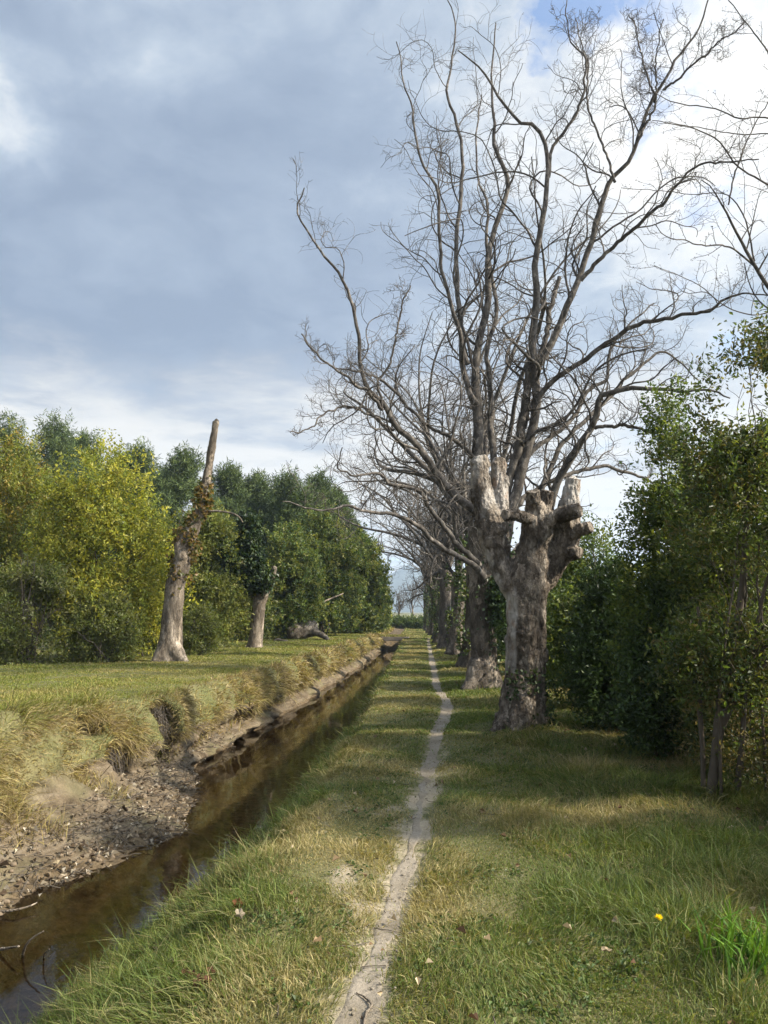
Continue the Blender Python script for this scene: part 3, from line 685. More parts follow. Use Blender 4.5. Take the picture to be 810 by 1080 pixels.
# --- slender tree leaning in from the right, its trunk behind the shrubs
rng = np.random.default_rng(41)
root = thing('slender_bare_tree', 'thin budding bare branches reaching in at the upper right above the shrubs', 'tree', (6.3, 9.4, 0))
tr = np.array([[6.3, 9.4, 0], [6.2, 9.4, 2], [6.0, 9.4, 4], [5.6, 9.3, 5.4], [5.3, 9.3, 6.6], [5.1, 9.3, 8], [5.0, 9.2, 9.6]])
q = resample(tr, 24); mb = MB(); v, f = tubes(q[:, :3], np.linspace(.13, .035, 24), 10); mb.add(v, f); mb.build('trunk', M['branch'], root, True, (6.3, 9.4, 0))
SB = [([(905, 480, 9), (840, 350, 8), (800, 285, 6.5), (783, 255, 5), (765, 222, 3.6), (752, 200, 2.4), (740, 190, 1.6)], 9.4, 9.2),
      ([(880, 240, 5), (810, 192, 3.4), (781, 176, 3), (755, 148, 2.6), (724, 135, 2), (688, 127, 1.4)], 9.4, 8.6),
      ([(880, 150, 4), (810, 127, 2.8), (781, 127, 2.6), (753, 117, 2.2), (714, 111, 1.8), (690, 98, 1.2)], 9.3, 9.0),
      ([(768, 216, 3), (781, 168, 2.6), (797, 130, 2.2), (818, 95, 1.6)], 9.2, 9.4),
      ([(880, 120, 4), (830, 80, 3), (810, 52, 2.6), (792, 26, 2.2), (766, -4, 1.6)], 9.3, 9.0),
      ([(870, 160, 3.5), (810, 142, 2.2), (780, 143, 2), (740, 136, 1.6), (705, 128, 1.2)], 9.4, 9.8),
      ([(800, 285, 4), (770, 262, 3), (740, 258, 2.4), (705, 250, 1.8), (690, 236, 1.2)], 9.4, 8.8),
      ([(795, 275, 3.4), (785, 230, 2.6), (765, 205, 2), (725, 205, 1.4), (655, 198, 1)], 9.4, 9.6),
      ([(880, 300, 3.5), (820, 330, 2.4), (780, 330, 2), (740, 300, 1.5), (690, 280, 1)], 9.2, 8.6)]
mains, rads = [], []
for pts, a, b in SB:
    q, r = limb(pts, a, b, 30, rng, .04); mains.append(q); rads.append(np.maximum(r*.62, .004))
mb = MB(); P1 = np.stack(mains); R1 = np.stack(rads); v, f = tubes(P1, R1, 7); mb.add(v, f)
P2, R2 = grow(rng, P1, R1, 10, 10, .28, .15, 1, .14, .0, .5, (30, 60), .003, .2, 1.0); v, f = tubes(P2, R2, 4); mb.add(v, f)
P3, R3 = grow(rng, P2, R2, 6, 6, .3, .1, 1, .12, 0, .6, (35, 70), .002, .05, .35); v, f = tubes(P3, R3, 3); mb.add(v, f)
bp_ = np.concatenate([P3[:, -1], P2[:, -1], P3[:, 0]]); leaves(mb, rng, bp_, rng.normal(size=bp_.shape), .018, np.full((len(bp_), 3), .1), .6)
mb.build('crown', M['branch'], root, True, (6.3, 9.4, 0))

# ------------------------------------------------------------------ left bank pollards
def on_left(px, py, z=.3): return ZPT(px, py, z)
b1 = on_left(180, 699); Y1 = b1[1]
ch = [limb([(178, 702, 42), (178, 692, 31), (180, 675, 24), (182, 650, 21), (184, 625, 21), (188, 606, 20), (193, 588, 19), (197, 570, 20), (203, 558, 15), (209, 545, 12), (214, 526, 10.5), (218, 505, 9.6), (222, 482, 9), (225, 462, 8.4), (228, 444, 8)], Y1, Y1, 46),
      limb([(193, 590, 15), (189, 580, 11), (187, 571, 7)], Y1-.1, Y1-.2, 8), limb([(180, 680, 20), (169, 693, 14), (161, 702, 8)], Y1-.1, Y1-.3, 8), limb([(180, 680, 20), (190, 694, 14), (197, 702, 8)], Y1-.1, Y1-.3, 8)]
rng = np.random.default_rng(51)
v, t, _ = fork_mesh(ch, .035, 25, .035, 4)
r1 = thing('broken_pollard', 'dead leaning trunk with a tall bare broken pole on the far bank', 'tree', b1)
MB().add(v, [t]).build('trunk', M['oldwood'], r1, True, b1)
mb = MB(); ax = ch[0][0]; rr = ch[0][1]; k = rng.integers(17, 33, 1500); aa = rng.uniform(0, 6.28, 1500)
pv = ax[k]+(rr[k]+.05)[:, None]*np.stack([np.cos(aa), np.sin(aa), rng.normal(0, 1, 1500)], 1); pv = pv[fbm(pv*2.2, 2, 5) > .47]
leaves(mb, rng, pv, rng.normal(size=pv.shape)+np.array([0, 0, -.5]), .12, palette(rng, len(pv), [(.10, .09, .025), (.14, .10, .03), (.07, .08, .02), (.2, .13, .05)]), .8)
mb.build('ivy', M['leaf'], r1, False, b1)
q, r = limb([(215, 540, 3), (228, 539, 2.4), (243, 541, 2), (252, 545, 1.5), (256, 551, 1)], Y1, Y1, 20); mb = MB(); v, f = tubes(q, r, 6); mb.add(v, f); mb.build('side_branch', M['oldwood'], r1, True, b1)

tp, dr = ch[0][0][-1], nrm(ch[0][0][-1]-ch[0][0][-4]); mb = MB(); rt_ = ch[0][1][-1]
for i in range(11):
    a_ = rng.uniform(0, 6.28); o_ = np.array([math.cos(a_), math.sin(a_), 0])*rt_*rng.uniform(.1, .6); q = tp+o_+np.linspace(-.12, rng.uniform(.0, .07), 5)[:, None]*dr
    v, f = tubes(q, np.array([.035, .035, .035, .03, .016])*rng.uniform(.7, 1.2), 5, True); mb.add(v, f)
mb.build('broken_tip', M['twig'], r1, False, b1)
b2 = on_left(271, 684); Y2 = b2[1]
ch = [limb([(268, 687, 22), (269, 678, 16), (271, 660, 14), (273, 640, 14), (273, 622, 14), (271, 600, 11), (268, 575, 10), (267, 550, 6)], Y2, Y2, 30),
      limb([(273, 640, 12), (280, 624, 10), (286, 610, 8), (290, 597, 6)], Y2, Y2-.2, 12), limb([(272, 635, 12), (263, 612, 9), (252, 592, 7), (243, 578, 5)], Y2, Y2-.3, 12)]
v, t, _ = fork_mesh(ch, .045, 26, .04, 3)
r2 = thing('ivy_clad_pollard', 'forked pale trunk wrapped in dark ivy, right of the tall broken pole', 'tree', b2)
MB().add(v, [t]).build('trunk', M['oldwood'], r2, True, b2)
mb = MB(); allp = np.concatenate([ch[0][0][14:], ch[0][0][18:], ch[0][0][20:], ch[1][0][6:9], ch[2][0][3:]]); k = rng.integers(0, len(allp), 7000); allp = allp+np.array([-.12, -.28, 0])
wd = np.interp(allp[k, 2], [2.2, 3.4, 5, 5.8], [.22, .42, .34, .2])
pv = allp[k]+nrm(rng.normal(size=(7000, 3)))*(rng.random((7000, 1))**.5)*wd[:, None]*1.25; pv = pv[fbm(pv*1.8, 2, 6) > .42]
leaves(mb, rng, pv, rng.normal(size=pv.shape)+np.array([.1, -.1, -.4]), .15, palette(rng, len(pv), [(.024, .044, .015), (.036, .06, .018), (.016, .032, .012), (.05, .07, .022)]), .8)
mb.build('ivy', M['gloss'], r2, False, b2)

# fallen log
b3 = on_left(322, 675, .3); Y3 = b3[1]; s3 = Y3/Fpx
ch = [limb([(304, 669, 13), (312, 667, 18), (322, 664, 18), (333, 662, 16)], Y3-.2, Y3+.4, 14), limb([(328, 665, 9), (338, 669, 6), (346, 674, 4)], Y3, Y3-.8, 8), limb([(326, 664, 6), (327, 658, 4), (325, 653, 2)], Y3, Y3, 8), limb([(318, 666, 5), (330, 660, 4), (334, 656, 2)], Y3-.3, Y3, 8)]
v, t, _ = fork_mesh(ch, .04, 27, .05, 3)
MBl = MB().add(v, [t]).build('fallen_log', M['oldwood'], None, True, b3)
tag(MBl, 'short fallen log with broken root stubs lying on the far bank', 'log')
b4 = on_left(296, 677, .3)
q, r = limb([(290, 677, 6), (296, 676, 6), (303, 677, 4)], b4[1], b4[1]-.3, 10); v, f = tubes(q, r, 8, True)
tag(MB().add(v+(fbm(v*4, 2, 2)-.5)[:, None]*.1, f).build('small_log', M['twig'], None, True, b4), 'small dark log left of the larger fallen log', 'log')
q, r = limb([(296, 676, 2.4), (320, 655, 2.2), (340, 636, 2), (362, 626, 1.4)], 37, 39, 20)
v, f = tubes(q, r, 6, True); tag(MB().add(v, f).build('dead_branch', M['oldwood'], None, True, q[0]), 'long pale dead branch leaning into the shrubs above the log', 'branch')
print('left', time.time()-T0)

# ------------------------------------------------------------------ shrubs
def shrub(name, label, base, blobs, n, per, leaf, cols, seed, mat='leaf', cat='shrub', group=None, gap=.42, gf=1.3, tw=.3, upw=.5, aspect=.45, stems=5, sr=.03, shell=.45, fine=0, traced=None):
    """blobs relative to the base: (x, y, z, rx, ry, rz)"""
    rng = np.random.default_rng(seed); base = np.asarray(base, float)
    root = thing(name, label, cat, base, group)
    mb = MB(); pc = clumps(mb, rng, np.asarray(blobs, float)+np.array([*base, 0, 0, 0]), int(n*2.7), per, leaf*.86, cols, gap, gf, tw, upw, aspect, shell, seed=seed)
    mb.build('foliage', M[mat], root, False, base)
    mb = MB(); Ps, Rs = [], []
    top = max(b[2]+b[5]*.6 for b in blobs)
    for i in range(stems):
        b = blobs[i % len(blobs)]; e = base+np.array([b[0]+rng.normal()*b[3]*.35, b[1]+rng.normal()*b[4]*.35, min(top, b[2]+b[5]*rng.uniform(.1, .6))])
        s = base+np.array([rng.normal()*.14, rng.normal()*.14, -.05]); m1 = s*.62+e*.38+rng.normal(size=3)*.12; m1[2] = s[2]+(e[2]-s[2])*.45
        q = resample(np.array([s, m1, e]), 22)+np.cumsum(rng.normal(size=(22, 3)), 0)*.012; Ps.append(q); Rs.append(sr*rng.uniform(.6, 1.2)*np.linspace(1, .25, 22))
    P1 = np.stack(Ps); R1 = np.stack(Rs); v, f = tubes(P1, R1, 7); mb.add(v, f)
    P2, R2 = grow(rng, P1, R1, 8, 9, .32, .25, 1, .22, .06, .5, (25, 60), .004, .2, 1.8); v, f = tubes(P2, R2, 4); mb.add(v, f)
    if fine:
        P3, R3 = grow(rng, P2, R2, fine, 6, .4, .1, 1, .25, .03, .6, (30, 70), .003, .1, .6); v, f = tubes(P3, R3, 3); mb.add(v, f)
    if traced:
        for pts, a, b in traced:
            q, r = limb(pts, a, b, 24); v, f = tubes(q, r, 9); mb.add(v, f)
    mb.build('stem', M['twig'], root, True, base)
    return root
YEL = [(.34, .33, .05), (.27, .285, .045), (.38, .35, .055), (.20, .235, .04), (.15, .18, .035)]
OLV = [(.14, .17, .042), (.18, .20, .05), (.10, .13, .034), (.215, .22, .06)]
DGR = [(.065, .105, .03), (.095, .14, .038), (.05, .082, .026), (.12, .16, .042)]
MIX = [(.06, .09, .024), (.085, .115, .03), (.045, .068, .02), (.12, .135, .036), (.15, .14, .04)]
def LB_(px, Y, z=.3):
    p = PT(px, 645, Y); return np.array([p[0], Y, left_z(p[0], Y)-.03])
def egg(w, h, d=None, lo=.05, tilt=0):
    """a crown of several masses filling width 2w and height h"""
    d = d or w*.8
    return [(0, 0, h*.50, w*.85, d*.85, h*.46), (-w*.45, -.2, h*.36, w*.6, d*.7, h*.34), (w*.45, .1, h*.38, w*.6, d*.7, h*.36), (tilt, 0, h*.76, w*.55, d*.6, h*.27), (0, -d*.3, h*.2, w*.85, d*.7, h*.2)]
shrub('yellow_green_shrub', 'largest yellow-green shrub standing left of the tall broken pole', LB_(104, 20.2), egg(2.15, 5.9, 1.7, tilt=-.5), 2900, 9, .115, YEL, 61, stems=7, gap=.40)
shrub('golden_shrub', 'golden shrub with orange tints at the left edge of the picture', LB_(5, 21.5), egg(1.7, 6.4, 1.5), 1900, 9, .115, [(.20, .20, .04), (.16, .18, .036), (.26, .20, .04), (.12, .145, .03), (.15, .17, .034)], 62, stems=6)
shrub('twiggy_shrub', 'low twiggy dark green shrub in front of the yellow-green one, far left', LB_(32, 18.6), egg(1.15, 3.1, .8), 900, 9, .10, OLV+[(.2, .2, .1)], 63, stems=14, fine=4, gap=.47)
shrub('low_bush', 'low bush with pale leaves at the foot of the yellow-green shrub', LB_(112, 19.2), egg(1.0, 2.0, .7), 800, 9, .09, OLV+[(.16, .17, .08)], 64, stems=8, gap=.44)
shrub('low_bush', 'low dark bush at the left foot of the tall broken pole', LB_(146, 21.6), egg(.8, 2.6, .7), 650, 9, .10, MIX, 65, stems=5)
shrub('low_bush', 'low pale-leaved bush at the right foot of the tall broken pole', LB_(211, 22.4), egg(.55, 1.6, .5), 420, 9, .09, OLV+[(.15, .16, .08)], 66, stems=6)
shrub('olive_shrub', 'tall olive shrub filling the gap right behind the broken pole', LB_(218, 26.5), egg(1.45, 5.0, 1.4), 1700, 9, .13, OLV, 67)
shrub('olive_shrub', 'olive shrub behind the ivy clad pollard, left side', LB_(252, 33.5), egg(1.6, 4.8, 1.4), 1500, 9, .15, OLV+MIX, 68)
shrub('green_shrub', 'dense green shrub just right of the ivy clad pollard', LB_(305, 36), egg(1.7, 5.6, 1.6), 1900, 9, .16, DGR+OLV, 69)
shrub('green_shrub', 'broad dense green shrub behind the fallen log', LB_(340, 41), egg(2.3, 6.9, 2), 2300, 9, .18, DGR+OLV, 70, stems=7)
shrub('green_shrub', 'last green shrub at the far end of the left bank, leaning over the canal', LB_(376, 46), egg(2.0, 6.2, 2), 2100, 9, .2, DGR+OLV, 71, stems=7)
shrub('green_shrub', 'small round green shrub nearest the bridge on the left bank', LB_(396, 51), egg(1.0, 4.2, 1.2), 900, 9, .2, DGR+OLV, 72)
shrub('olive_shrub', 'shaded olive shrub behind the yellow-green shrub and the pole', LB_(165, 26), egg(1.6, 4.6, 1.3), 1200, 9, .14, MIX, 73)

# right side shrubs, all standing between the tree row and the field
LAU = [(.035, .062, .018), (.05, .085, .024), (.065, .105, .028), (.026, .048, .016)]
SPK = [(.07, .108, .026), (.10, .138, .034), (.135, .16, .04), (.052, .082, .024)]
BRN = [(.06, .08, .026), (.08, .095, .03), (.105, .10, .036), (.045, .066, .022), (.13, .11, .038)]
def RB_(x, y): return np.array([x, y, ground_z(min(x, 13), y)-.03])
def cone(w, h): return [(0, 0, h*.25, w, w, h*.28), (0, 0, h*.48, w*.85, w*.85, h*.24), (.02, 0, h*.68, w*.62, w*.62, h*.2), (0, 0, h*.87, w*.36, w*.36, h*.15)]
shrub('spired_shrub', 'upright green shrub ending in a pointed sunlit spire, right of the topped tree', RB_(2.98, 9.0), cone(.72, 4.3), 2300, 9, .066, SPK, 81, gap=.36, gf=2.2, tw=.2, stems=5, sr=.025, upw=.9)
shrub('tall_brown_shrub', 'tallest olive brown shrub on a forked grey trunk at the right edge', RB_(2.75, 6.85), [(.15, 0, 1.9, .8, .7, 1.1), (.35, 0, 3.0, .75, .7, 1.0), (.6, 0, 3.7, .6, .6, .75), (.5, 0, 3.35, .6, .6, .6), (.9, .1, 3.3, .6, .6, .8), (-.1, .1, 1.1, .6, .6, .7)], 1500, 9, .058, BRN+SPK, 82, gap=.49, gf=1.7, tw=.18, stems=4, sr=.022, fine=4,
      traced=[([(750, 842, 11), (753, 815, 10), (757, 780, 10), (760, 745, 10), (768, 710, 9), (776, 665, 8), (783, 620, 7), (786, 570, 6), (792, 500, 4)], 6.85, 6.9), ([(757, 775, 9), (768, 750, 8), (785, 722, 7), (805, 700, 6.5), (835, 660, 5)], 6.85, 6.5), ([(742, 835, 5), (741, 790, 5), (738, 740, 5), (741, 690, 4), (736, 640, 3)], 6.95, 7.2)])
shrub('tall_brown_shrub', 'olive brown shrub half cut off by the right edge, in front of the tallest one', RB_(3.2, 5.5), [(.3, 0, 1.6, .75, .6, 1.1), (.5, 0, 2.8, .7, .6, .9)], 800, 9, .055, BRN+SPK, 83, gap=.52, gf=1.7, tw=.18, stems=4, sr=.02, fine=4)
shrub('dark_laurel', 'low dark glossy shrub directly right of the topped trunk', RB_(2.75, 10.7), egg(.75, 2.35, .7), 1500, 9, .075, LAU, 84, 'gloss', gap=.36, gf=2, tw=.22, stems=6)
shrub('dark_laurel', 'dark glossy shrub under the pointed spire', RB_(2.72, 8.75), egg(.55, 1.9, .5), 900, 9, .065, LAU, 85, 'gloss', gap=.38, gf=2, tw=.2, stems=6)
shrub('light_green_shrub', 'lighter green shrub seen just right of the topped trunk, behind the dark one', RB_(2.95, 13.2), egg(.95, 3.0, .9), 1300, 9, .085, SPK, 86, gap=.40, stems=6)
shrub('mid_green_shrub', 'mid green shrub between the pointed spire and the tallest brown shrub', RB_(3.3, 8.0), egg(.72, 3.15, .7), 1500, 9, .058, MIX+SPK, 87, gap=.43, gf=2.2, tw=.2, stems=6, fine=2)
shrub('mid_green_shrub', 'mid green shrub behind the pointed spire', RB_(4.3, 11), egg(1.0, 3.9, 1), 1300, 9, .075, MIX, 88, gap=.43, gf=2, stems=6)
shrub('mid_green_shrub', 'mid green shrub behind the tallest brown shrub', RB_(4.7, 8.8), egg(.95, 3.9, .8), 1300, 9, .062, MIX+BRN, 89, gap=.45, gf=2, stems=6, fine=2)
shrub('undergrowth', 'sparse dry undergrowth at the foot of the forked grey trunk', RB_(3.15, 7.0), [(0, 0, .4, .7, .7, .45), (.3, -.7, .4, .6, .7, .45), (-.1, .9, .4, .5, .7, .45), (.3, -1.6, .4, .6, .7, .45)], 1100, 8, .05, BRN+[(.2, .16, .08)], 90, gap=.42, gf=2.5, tw=.18, stems=10, sr=.008, fine=2)
hy = [16.5, 19.4, 22.5, 25.8, 29.2, 33, 37, 41, 45]
for i, y in enumerate(hy):
    rg = np.random.default_rng(900+i); h = rg.uniform(2.9, 3.8)
    shrub('hedge_shrub', 'shaded green hedge shrub behind the plane row, number %s past the topped tree' % ORD[i] if False else 'shaded green shrub behind the plane row, %s one beyond the topped tree' % (['first', 'second']+ORD)[i], RB_(3.3+rg.uniform(-.2, .3), y), egg(1.35, h, 1.2), 900, 8, .11+.004*i, [LAU, MIX, DGR][i % 3], 100+i, 'gloss', group='shrubs behind the plane row', stems=4)
# unseen shrub added beside the viewer to shade the near grass
shrub('mid_green_shrub', 'unseen shrub added outside the right edge to shade the near grass', RB_(4.4, 4.2), egg(.9, 2.3, .8), 600, 9, .06, MIX, 120, gap=.46, stems=5)
print('shrubs', time.time()-T0)

# ------------------------------------------------------------------ pines on the ridge behind the left shrubs
def pine(label, px, top, Y, w, seed, group='dark pines behind the left bank'):
    w *= 1.4; rng = np.random.default_rng(seed); p = PT(px, top, Y); h = p[2]; base = np.array([p[0], Y, .25]); h -= .25
    root = thing('pine_tree', label, 'tree', base, group)
    mb = MB(); z = np.linspace(0, h*.93, 20); q = np.stack([base[0]+.25*np.sin(z*.3+seed), base[1]+.2*np.cos(z*.35+seed), base[2]+z], 1)
    r = .02*h*np.linspace(1, .15, 20); v, f = tubes(q, r, 8); mb.add(v, f)
    nb = 16; blobs = []
    Ps = []
    for i in range(nb):
        t = .35+.62*(i+.5)/nb; az = i*2.4+rng.uniform(-.5, .5); rad = w*(1.05-t**2.2)*rng.uniform(.45, .85)
        c = q[min(19, int(t*19))]; e = c+np.array([math.cos(az)*rad, math.sin(az)*rad, rad*.35+.2]); Ps.append(resample(np.array([c, (c+e)/2-[0, 0, .1], e]), 8))
        s = w*rng.uniform(.34, .52)*(1.1-.45*t); blobs.append((*e, s, s, s*.72))
    blobs.append((*q[-1], w*.3, w*.3, w*.34))
    P1 = np.stack(Ps); v, f = tubes(P1, np.tile(np.linspace(.05, .02, 8), (nb, 1)), 5); mb.add(v, f)
    mb.build('trunk', M['twig'], root, True, base)
    mb = MB(); clumps(mb, rng, blobs, 3000, 11, .30, [(.06, .088, .03), (.078, .108, .034), (.10, .13, .042), (.042, .066, .024)], .34, .9, .5, .8, .16, .5, seed=seed)
    mb.build('crown', M['needle'], root, False, base)
PN = [(12, 441, 52, 2.6, 'tall dark pine at the far left of the skyline'), (62, 440, 50, 3.0, 'bushy dark pine above the yellow-green shrub, second from the left'), (98, 458, 54, 2.4, 'dark pine above the right shoulder of the yellow-green shrub'), (150, 471, 48, 2.3, 'dark round-topped pine left of the broken pole'), (196, 477, 46, 2.5, 'dark pine directly behind the broken pole'),
      (240, 492, 50, 2.1, 'dark pine just right of the top of the broken pole'), (268, 500, 54, 2.3, 'dark pine rising above the ivy clad pollard'), (303, 503, 52, 2.6, 'dark pine above the shrub right of the ivy clad pollard'), (338, 503, 50, 2.4, 'dark pine above the broad green shrub, last tall one to the right'), (360, 532, 56, 2.0, 'smaller dark pine at the right end of the ridge'),
      (218, 520, 60, 2.2, 'dark pine in the second rank right of the broken pole'), (125, 480, 60, 2.4, 'dark pine in the second rank, seen left of the round-topped pine'), (285, 520, 60, 2.6, 'dark pine in the second rank behind the ivy clad pollard'), (320, 522, 44, 2.2, 'lower dark pine in front of the last tall one'), (30, 470, 60, 3, 'dark pine in the second rank at the far left'), (80, 455, 62, 2.6, 'dark pine in the second rank above the yellow-green shrub'), (175, 492, 64, 2.6, 'dark pine in the second rank just left of the broken pole'), (255, 512, 58, 2.3, 'dark pine in the second rank, above the thin side branch of the pole'), (350, 518, 58, 2.2, 'dark pine in the second rank at the right end of the ridge')]
for i, (a, b, c, d, l) in enumerate(PN): pine(l, a, b, c, d, 200+i)
print('pines', time.time()-T0)

# bare grey trees at the end of the canal
def small_bare(label, base, h, seed, group, pale=False):
    rng = np.random.default_rng(seed); base = np.asarray(base, float); root = thing('bare_tree', label, 'tree', base, group)
    mains, rads = [], []
    z = np.linspace(0, h*.5, 14); q = np.stack([base[0]+.1*np.sin(z+seed), base[1]+0*z, base[2]+z], 1)
    mb = MB(); v, f = tubes(q, np.linspace(.022*h, .013*h, 14), 8); mb.add(v, f); mb.build('trunk', M['oldwood'] if pale else M['branch'], root, True, base)
    for i in range(9):
        az = i*2.4; tl = rng.uniform(.15, .8); d = np.array([math.cos(az)*math.sin(tl), math.sin(az)*math.sin(tl), math.cos(tl)]); p = q[rng.integers(5, 14)]; pts = [p]
        L = h*rng.uniform(.4, .6)
        for s in range(17): d = nrm(d+rng.normal(size=3)*.1+np.array([0, 0, .03])); pts.append(pts[-1]+d*L/17)
        mains.append(np.array(pts)); rads.append(.009*h*np.linspace(1, .15, 18))
    mb = MB(); bare_crown(mb, rng, mains, rads, 8, 5, 3, 1.2, .008, 5); mb.build('crown', M['branch'], root, True, base)
for i, (px, top, Y, l) in enumerate([(372, 545, 57, 'grey bare tree rising behind the last green shrub'), (420, 612, 88, 'pale bare tree far beyond the bridge, left of the gap'), (434, 607, 84, 'pale bare tree far beyond the bridge, in the middle of the gap'), (449, 604, 92, 'pale bare tree far beyond the bridge, right of the gap'), (404, 600, 96, 'bare tree far beyond the bridge, partly behind the last shrub')]):
    p = PT(px, top, Y); small_bare(l, (p[0], Y, .05), p[2], 300+i, 'bare trees at the end of the canal', i > 0)
# low clipped hedge beyond the bridge
p = PT(434, 655, 72)
shrub('low_hedge', 'long low dark hedge beyond the bridge', (p[0], 72, 0), [(k*1.1, 0, .45, .8, .7, .62) for k in range(-4, 4)], 1500, 7, .2, DGR, 130, 'leaf', 'hedge', stems=8, gap=.3)

# bridge
def boxm(mb, a, b, seed=0, sub=10):
    a = np.array(a, float); b = np.array(b, float); me = bpy.data.meshes.new('t'); import bmesh as bm_
    B = bm_.new(); bm_.ops.create_cube(B, size=1)
    for vv in B.verts: vv.co = tuple(a+(np.array(vv.co)+.5)*(b-a))
    bm_.ops.bevel(B, geom=B.edges[:], offset=.03, segments=2, affect='EDGES')
    bm_.ops.subdivide_edges(B, edges=[e for e in B.edges if e.calc_length() > .4], cuts=6, use_grid_fill=True)
    B.verts.index_update(); v = np.array([tuple(q.co) for q in B.verts]); v = v+(fbm(v*3, 3, seed)-.5)[:, None]*.04
    bm_.ops.triangulate(B, faces=B.faces[:]); B.verts.index_update()
    f = np.array([[q.index for q in ff.verts] for ff in B.faces]); v2 = np.array([tuple(q.co) for q in B.verts])
    v2 = v2+(fbm(v2*3, 3, seed)-.5)[:, None]*.04
    B.free(); bpy.data.meshes.remove(me); mb.add(v2, [f])
br = thing('footbridge', 'low stone slab bridge over the canal with a dark opening beneath', 'bridge', (-1.6, 47.6, 0))
mb = MB(); boxm(mb, (-3.0, 46.6, -.16), (-.5, 48.9, .06), 1); mb.build('deck', M['stone'], br, False, (-1.6, 47.6, 0))
for x0 in (-3.0, -.95):
    mb = MB(); boxm(mb, (x0, 46.75, -1.1), (x0+.5, 48.8, -.165), 2); mb.build('abutment', M['stone'], br, False, (-1.6, 47.6, 0))
rng = np.random.default_rng(71); k = 2500
pg = np.stack([rng.uniform(-3.0, -.5, k), rng.uniform(46.6, 48.9, k), np.full(k, .07)], 1)
mb = MB(); leaves(mb, rng, pg, rng.normal(size=(k, 3))*.5+np.array([0, 0, 1]), .12, palette(rng, k, list(GREEN)+list(DRY)), .25); mb.build('turf_cover', M['grass'], br, False, (-1.6, 47.6, 0))['kind'] = 'stuff'

# ------------------------------------------------------------------ small things on the banks
rng = np.random.default_rng(81)
# leaf litter and crumbs of earth on the near far-bank beach
tri = np.where((ftg == 3) & (ctr[:, 1] > 4.5) & (ctr[:, 1] < 14) & (ctr[:, 2] < -.35) & vis)[0]
w = area[tri]*sstep(-.35, -.6, ctr[tri, 2])*np.where(ctr[tri, 1] > 11.5, .4, 1); k = rng.choice(tri, 1300, p=w/w.sum()); pl_ = fc[k].mean(1)+rng.normal(size=(1300, 3))*np.array([.03, .03, .004])+fn[k]*.012
mb = MB(); leaves(mb, rng, pl_, rng.normal(size=pl_.shape)*np.array([1, 1, .25]), rng.uniform(.025, .075, 1300)*(1+.8*(rng.random(1300) < .06)), palette(rng, 1300, [(.19, .155, .10), (.13, .10, .065), (.24, .205, .15), (.085, .062, .042), (.30, .265, .21)], .2), .65, .9, 2.0)
tag(mb.build('leaf_litter', M['dead'], None, False), 'dry fallen leaves scattered on the muddy beach', 'leaf litter', kind='stuff')
k = rng.choice(tri, 760, p=w/w.sum()); pp = fc[k].mean(1)+fn[k]*.012; dd = nrm(rng.normal(size=(760, 3))*np.array([1, 1, .15])); L = rng.uniform(.08, .4, (760, 1))
Q = pp[:, None]+dd[:, None]*np.linspace(-.5, .5, 6)[None, :, None]*L[:, None]+np.cumsum(rng.normal(size=(760, 6, 3)), 1)*.008
mb = MB(); v, f = tubes(Q, np.tile(np.linspace(.005, .0025, 6), (760, 1)), 4); mb.add(v, f); tag(mb.build('twig_litter', M['twig']), 'broken twigs and rootlets on the muddy beach', 'twig litter', kind='stuff')
# clods and stones
mb = MB(); k = rng.choice(tri, 420, p=w/w.sum())
for i in k:
    s = rng.uniform(.01, .035); q = fc[i].mean(0); d = nrm(rng.normal(size=(26, 3)))
    v, f = tubes(np.array([[0, 0, -.9], [0, 0, -.6], [0, 0, 0], [0, 0, .6], [0, 0, .9]])*s, np.array([.3, .75, 1, .75, .3])*s, 7, True)
    v = v*np.array([1, rng.uniform(.6, 1.3), .7])*(1+(fbm(v/s*1.3+q, 2, 3)-.5)[:, None]*.8); mb.add(v+q+[0, 0, s*.1], f)
tag(mb.build('clods', M['clod']), 'clods of dry earth and small stones at the water edge', 'clods', kind='stuff')
# hanging root mats in the hollows
for j, (hy_, hz_, ry_, rz_, dp_) in enumerate(HOL[:2]):
    x0 = float(xl(np.array([hy_]))[0])-.05; n = 90
    s = np.stack([x0+rng.uniform(-.3, -.05, n), .1+hy_+rng.normal(0, ry_*.75, n), hz_+rz_*rng.uniform(.3, 1.1, n)], 1)
    Q = s[:, None]+np.linspace(0, 1, 7)[None, :, None]*np.stack([rng.normal(.05, .08, n), rng.normal(0, .1, n), -rng.uniform(.1, .5, n)], 1)[:, None]+np.cumsum(rng.normal(size=(n, 7, 3)), 1)*.012
    mb = MB(); v, f = tubes(Q, np.tile(np.linspace(.006, .002, 7), (n, 1)), 4); mb.add(v, f)
    tag(mb.build('root_mat', M['twig'], None, True, (x0, hy_, hz_)), ['dark root mat hanging in the larger hollow under the far bank turf', 'dark root mat hanging in the smaller hollow, left of the larger one'][j], 'roots', kind='stuff')
# sticks
def stick(label, pts, z, r0):
    q = np.array([ZPT(a, b, z+dz) for a, b, dz in pts]); q = resample(q, 18); v, f = tubes(q, np.linspace(r0, r0*.4, 18), 6, True)
    tag(MB().add(v, f).build('stick', M['oldwood'], None, True, q[0]), label, 'stick')
stick('bent stick standing out of the shallow water at lower left', [(23, 1010, -.03), (28, 996, .1), (36, 988, .16), (46, 982, .2)], -.8, .011)
stick('short curved stick in the water, right of the bent one', [(46, 1012, -.03), (47, 1006, .06), (52, 1001, .12)], -.8, .008)
stick('pale stick lying along the muddy edge at the left', [(-8, 962, .0), (14, 960, .02), (30, 956, .02), (39, 952, .03)], -.78, .014)
stick('dark stick jutting from the mud at the left edge', [(-6, 1002, .0), (8, 1000, .05), (20, 998, .09)], -.8, .014)
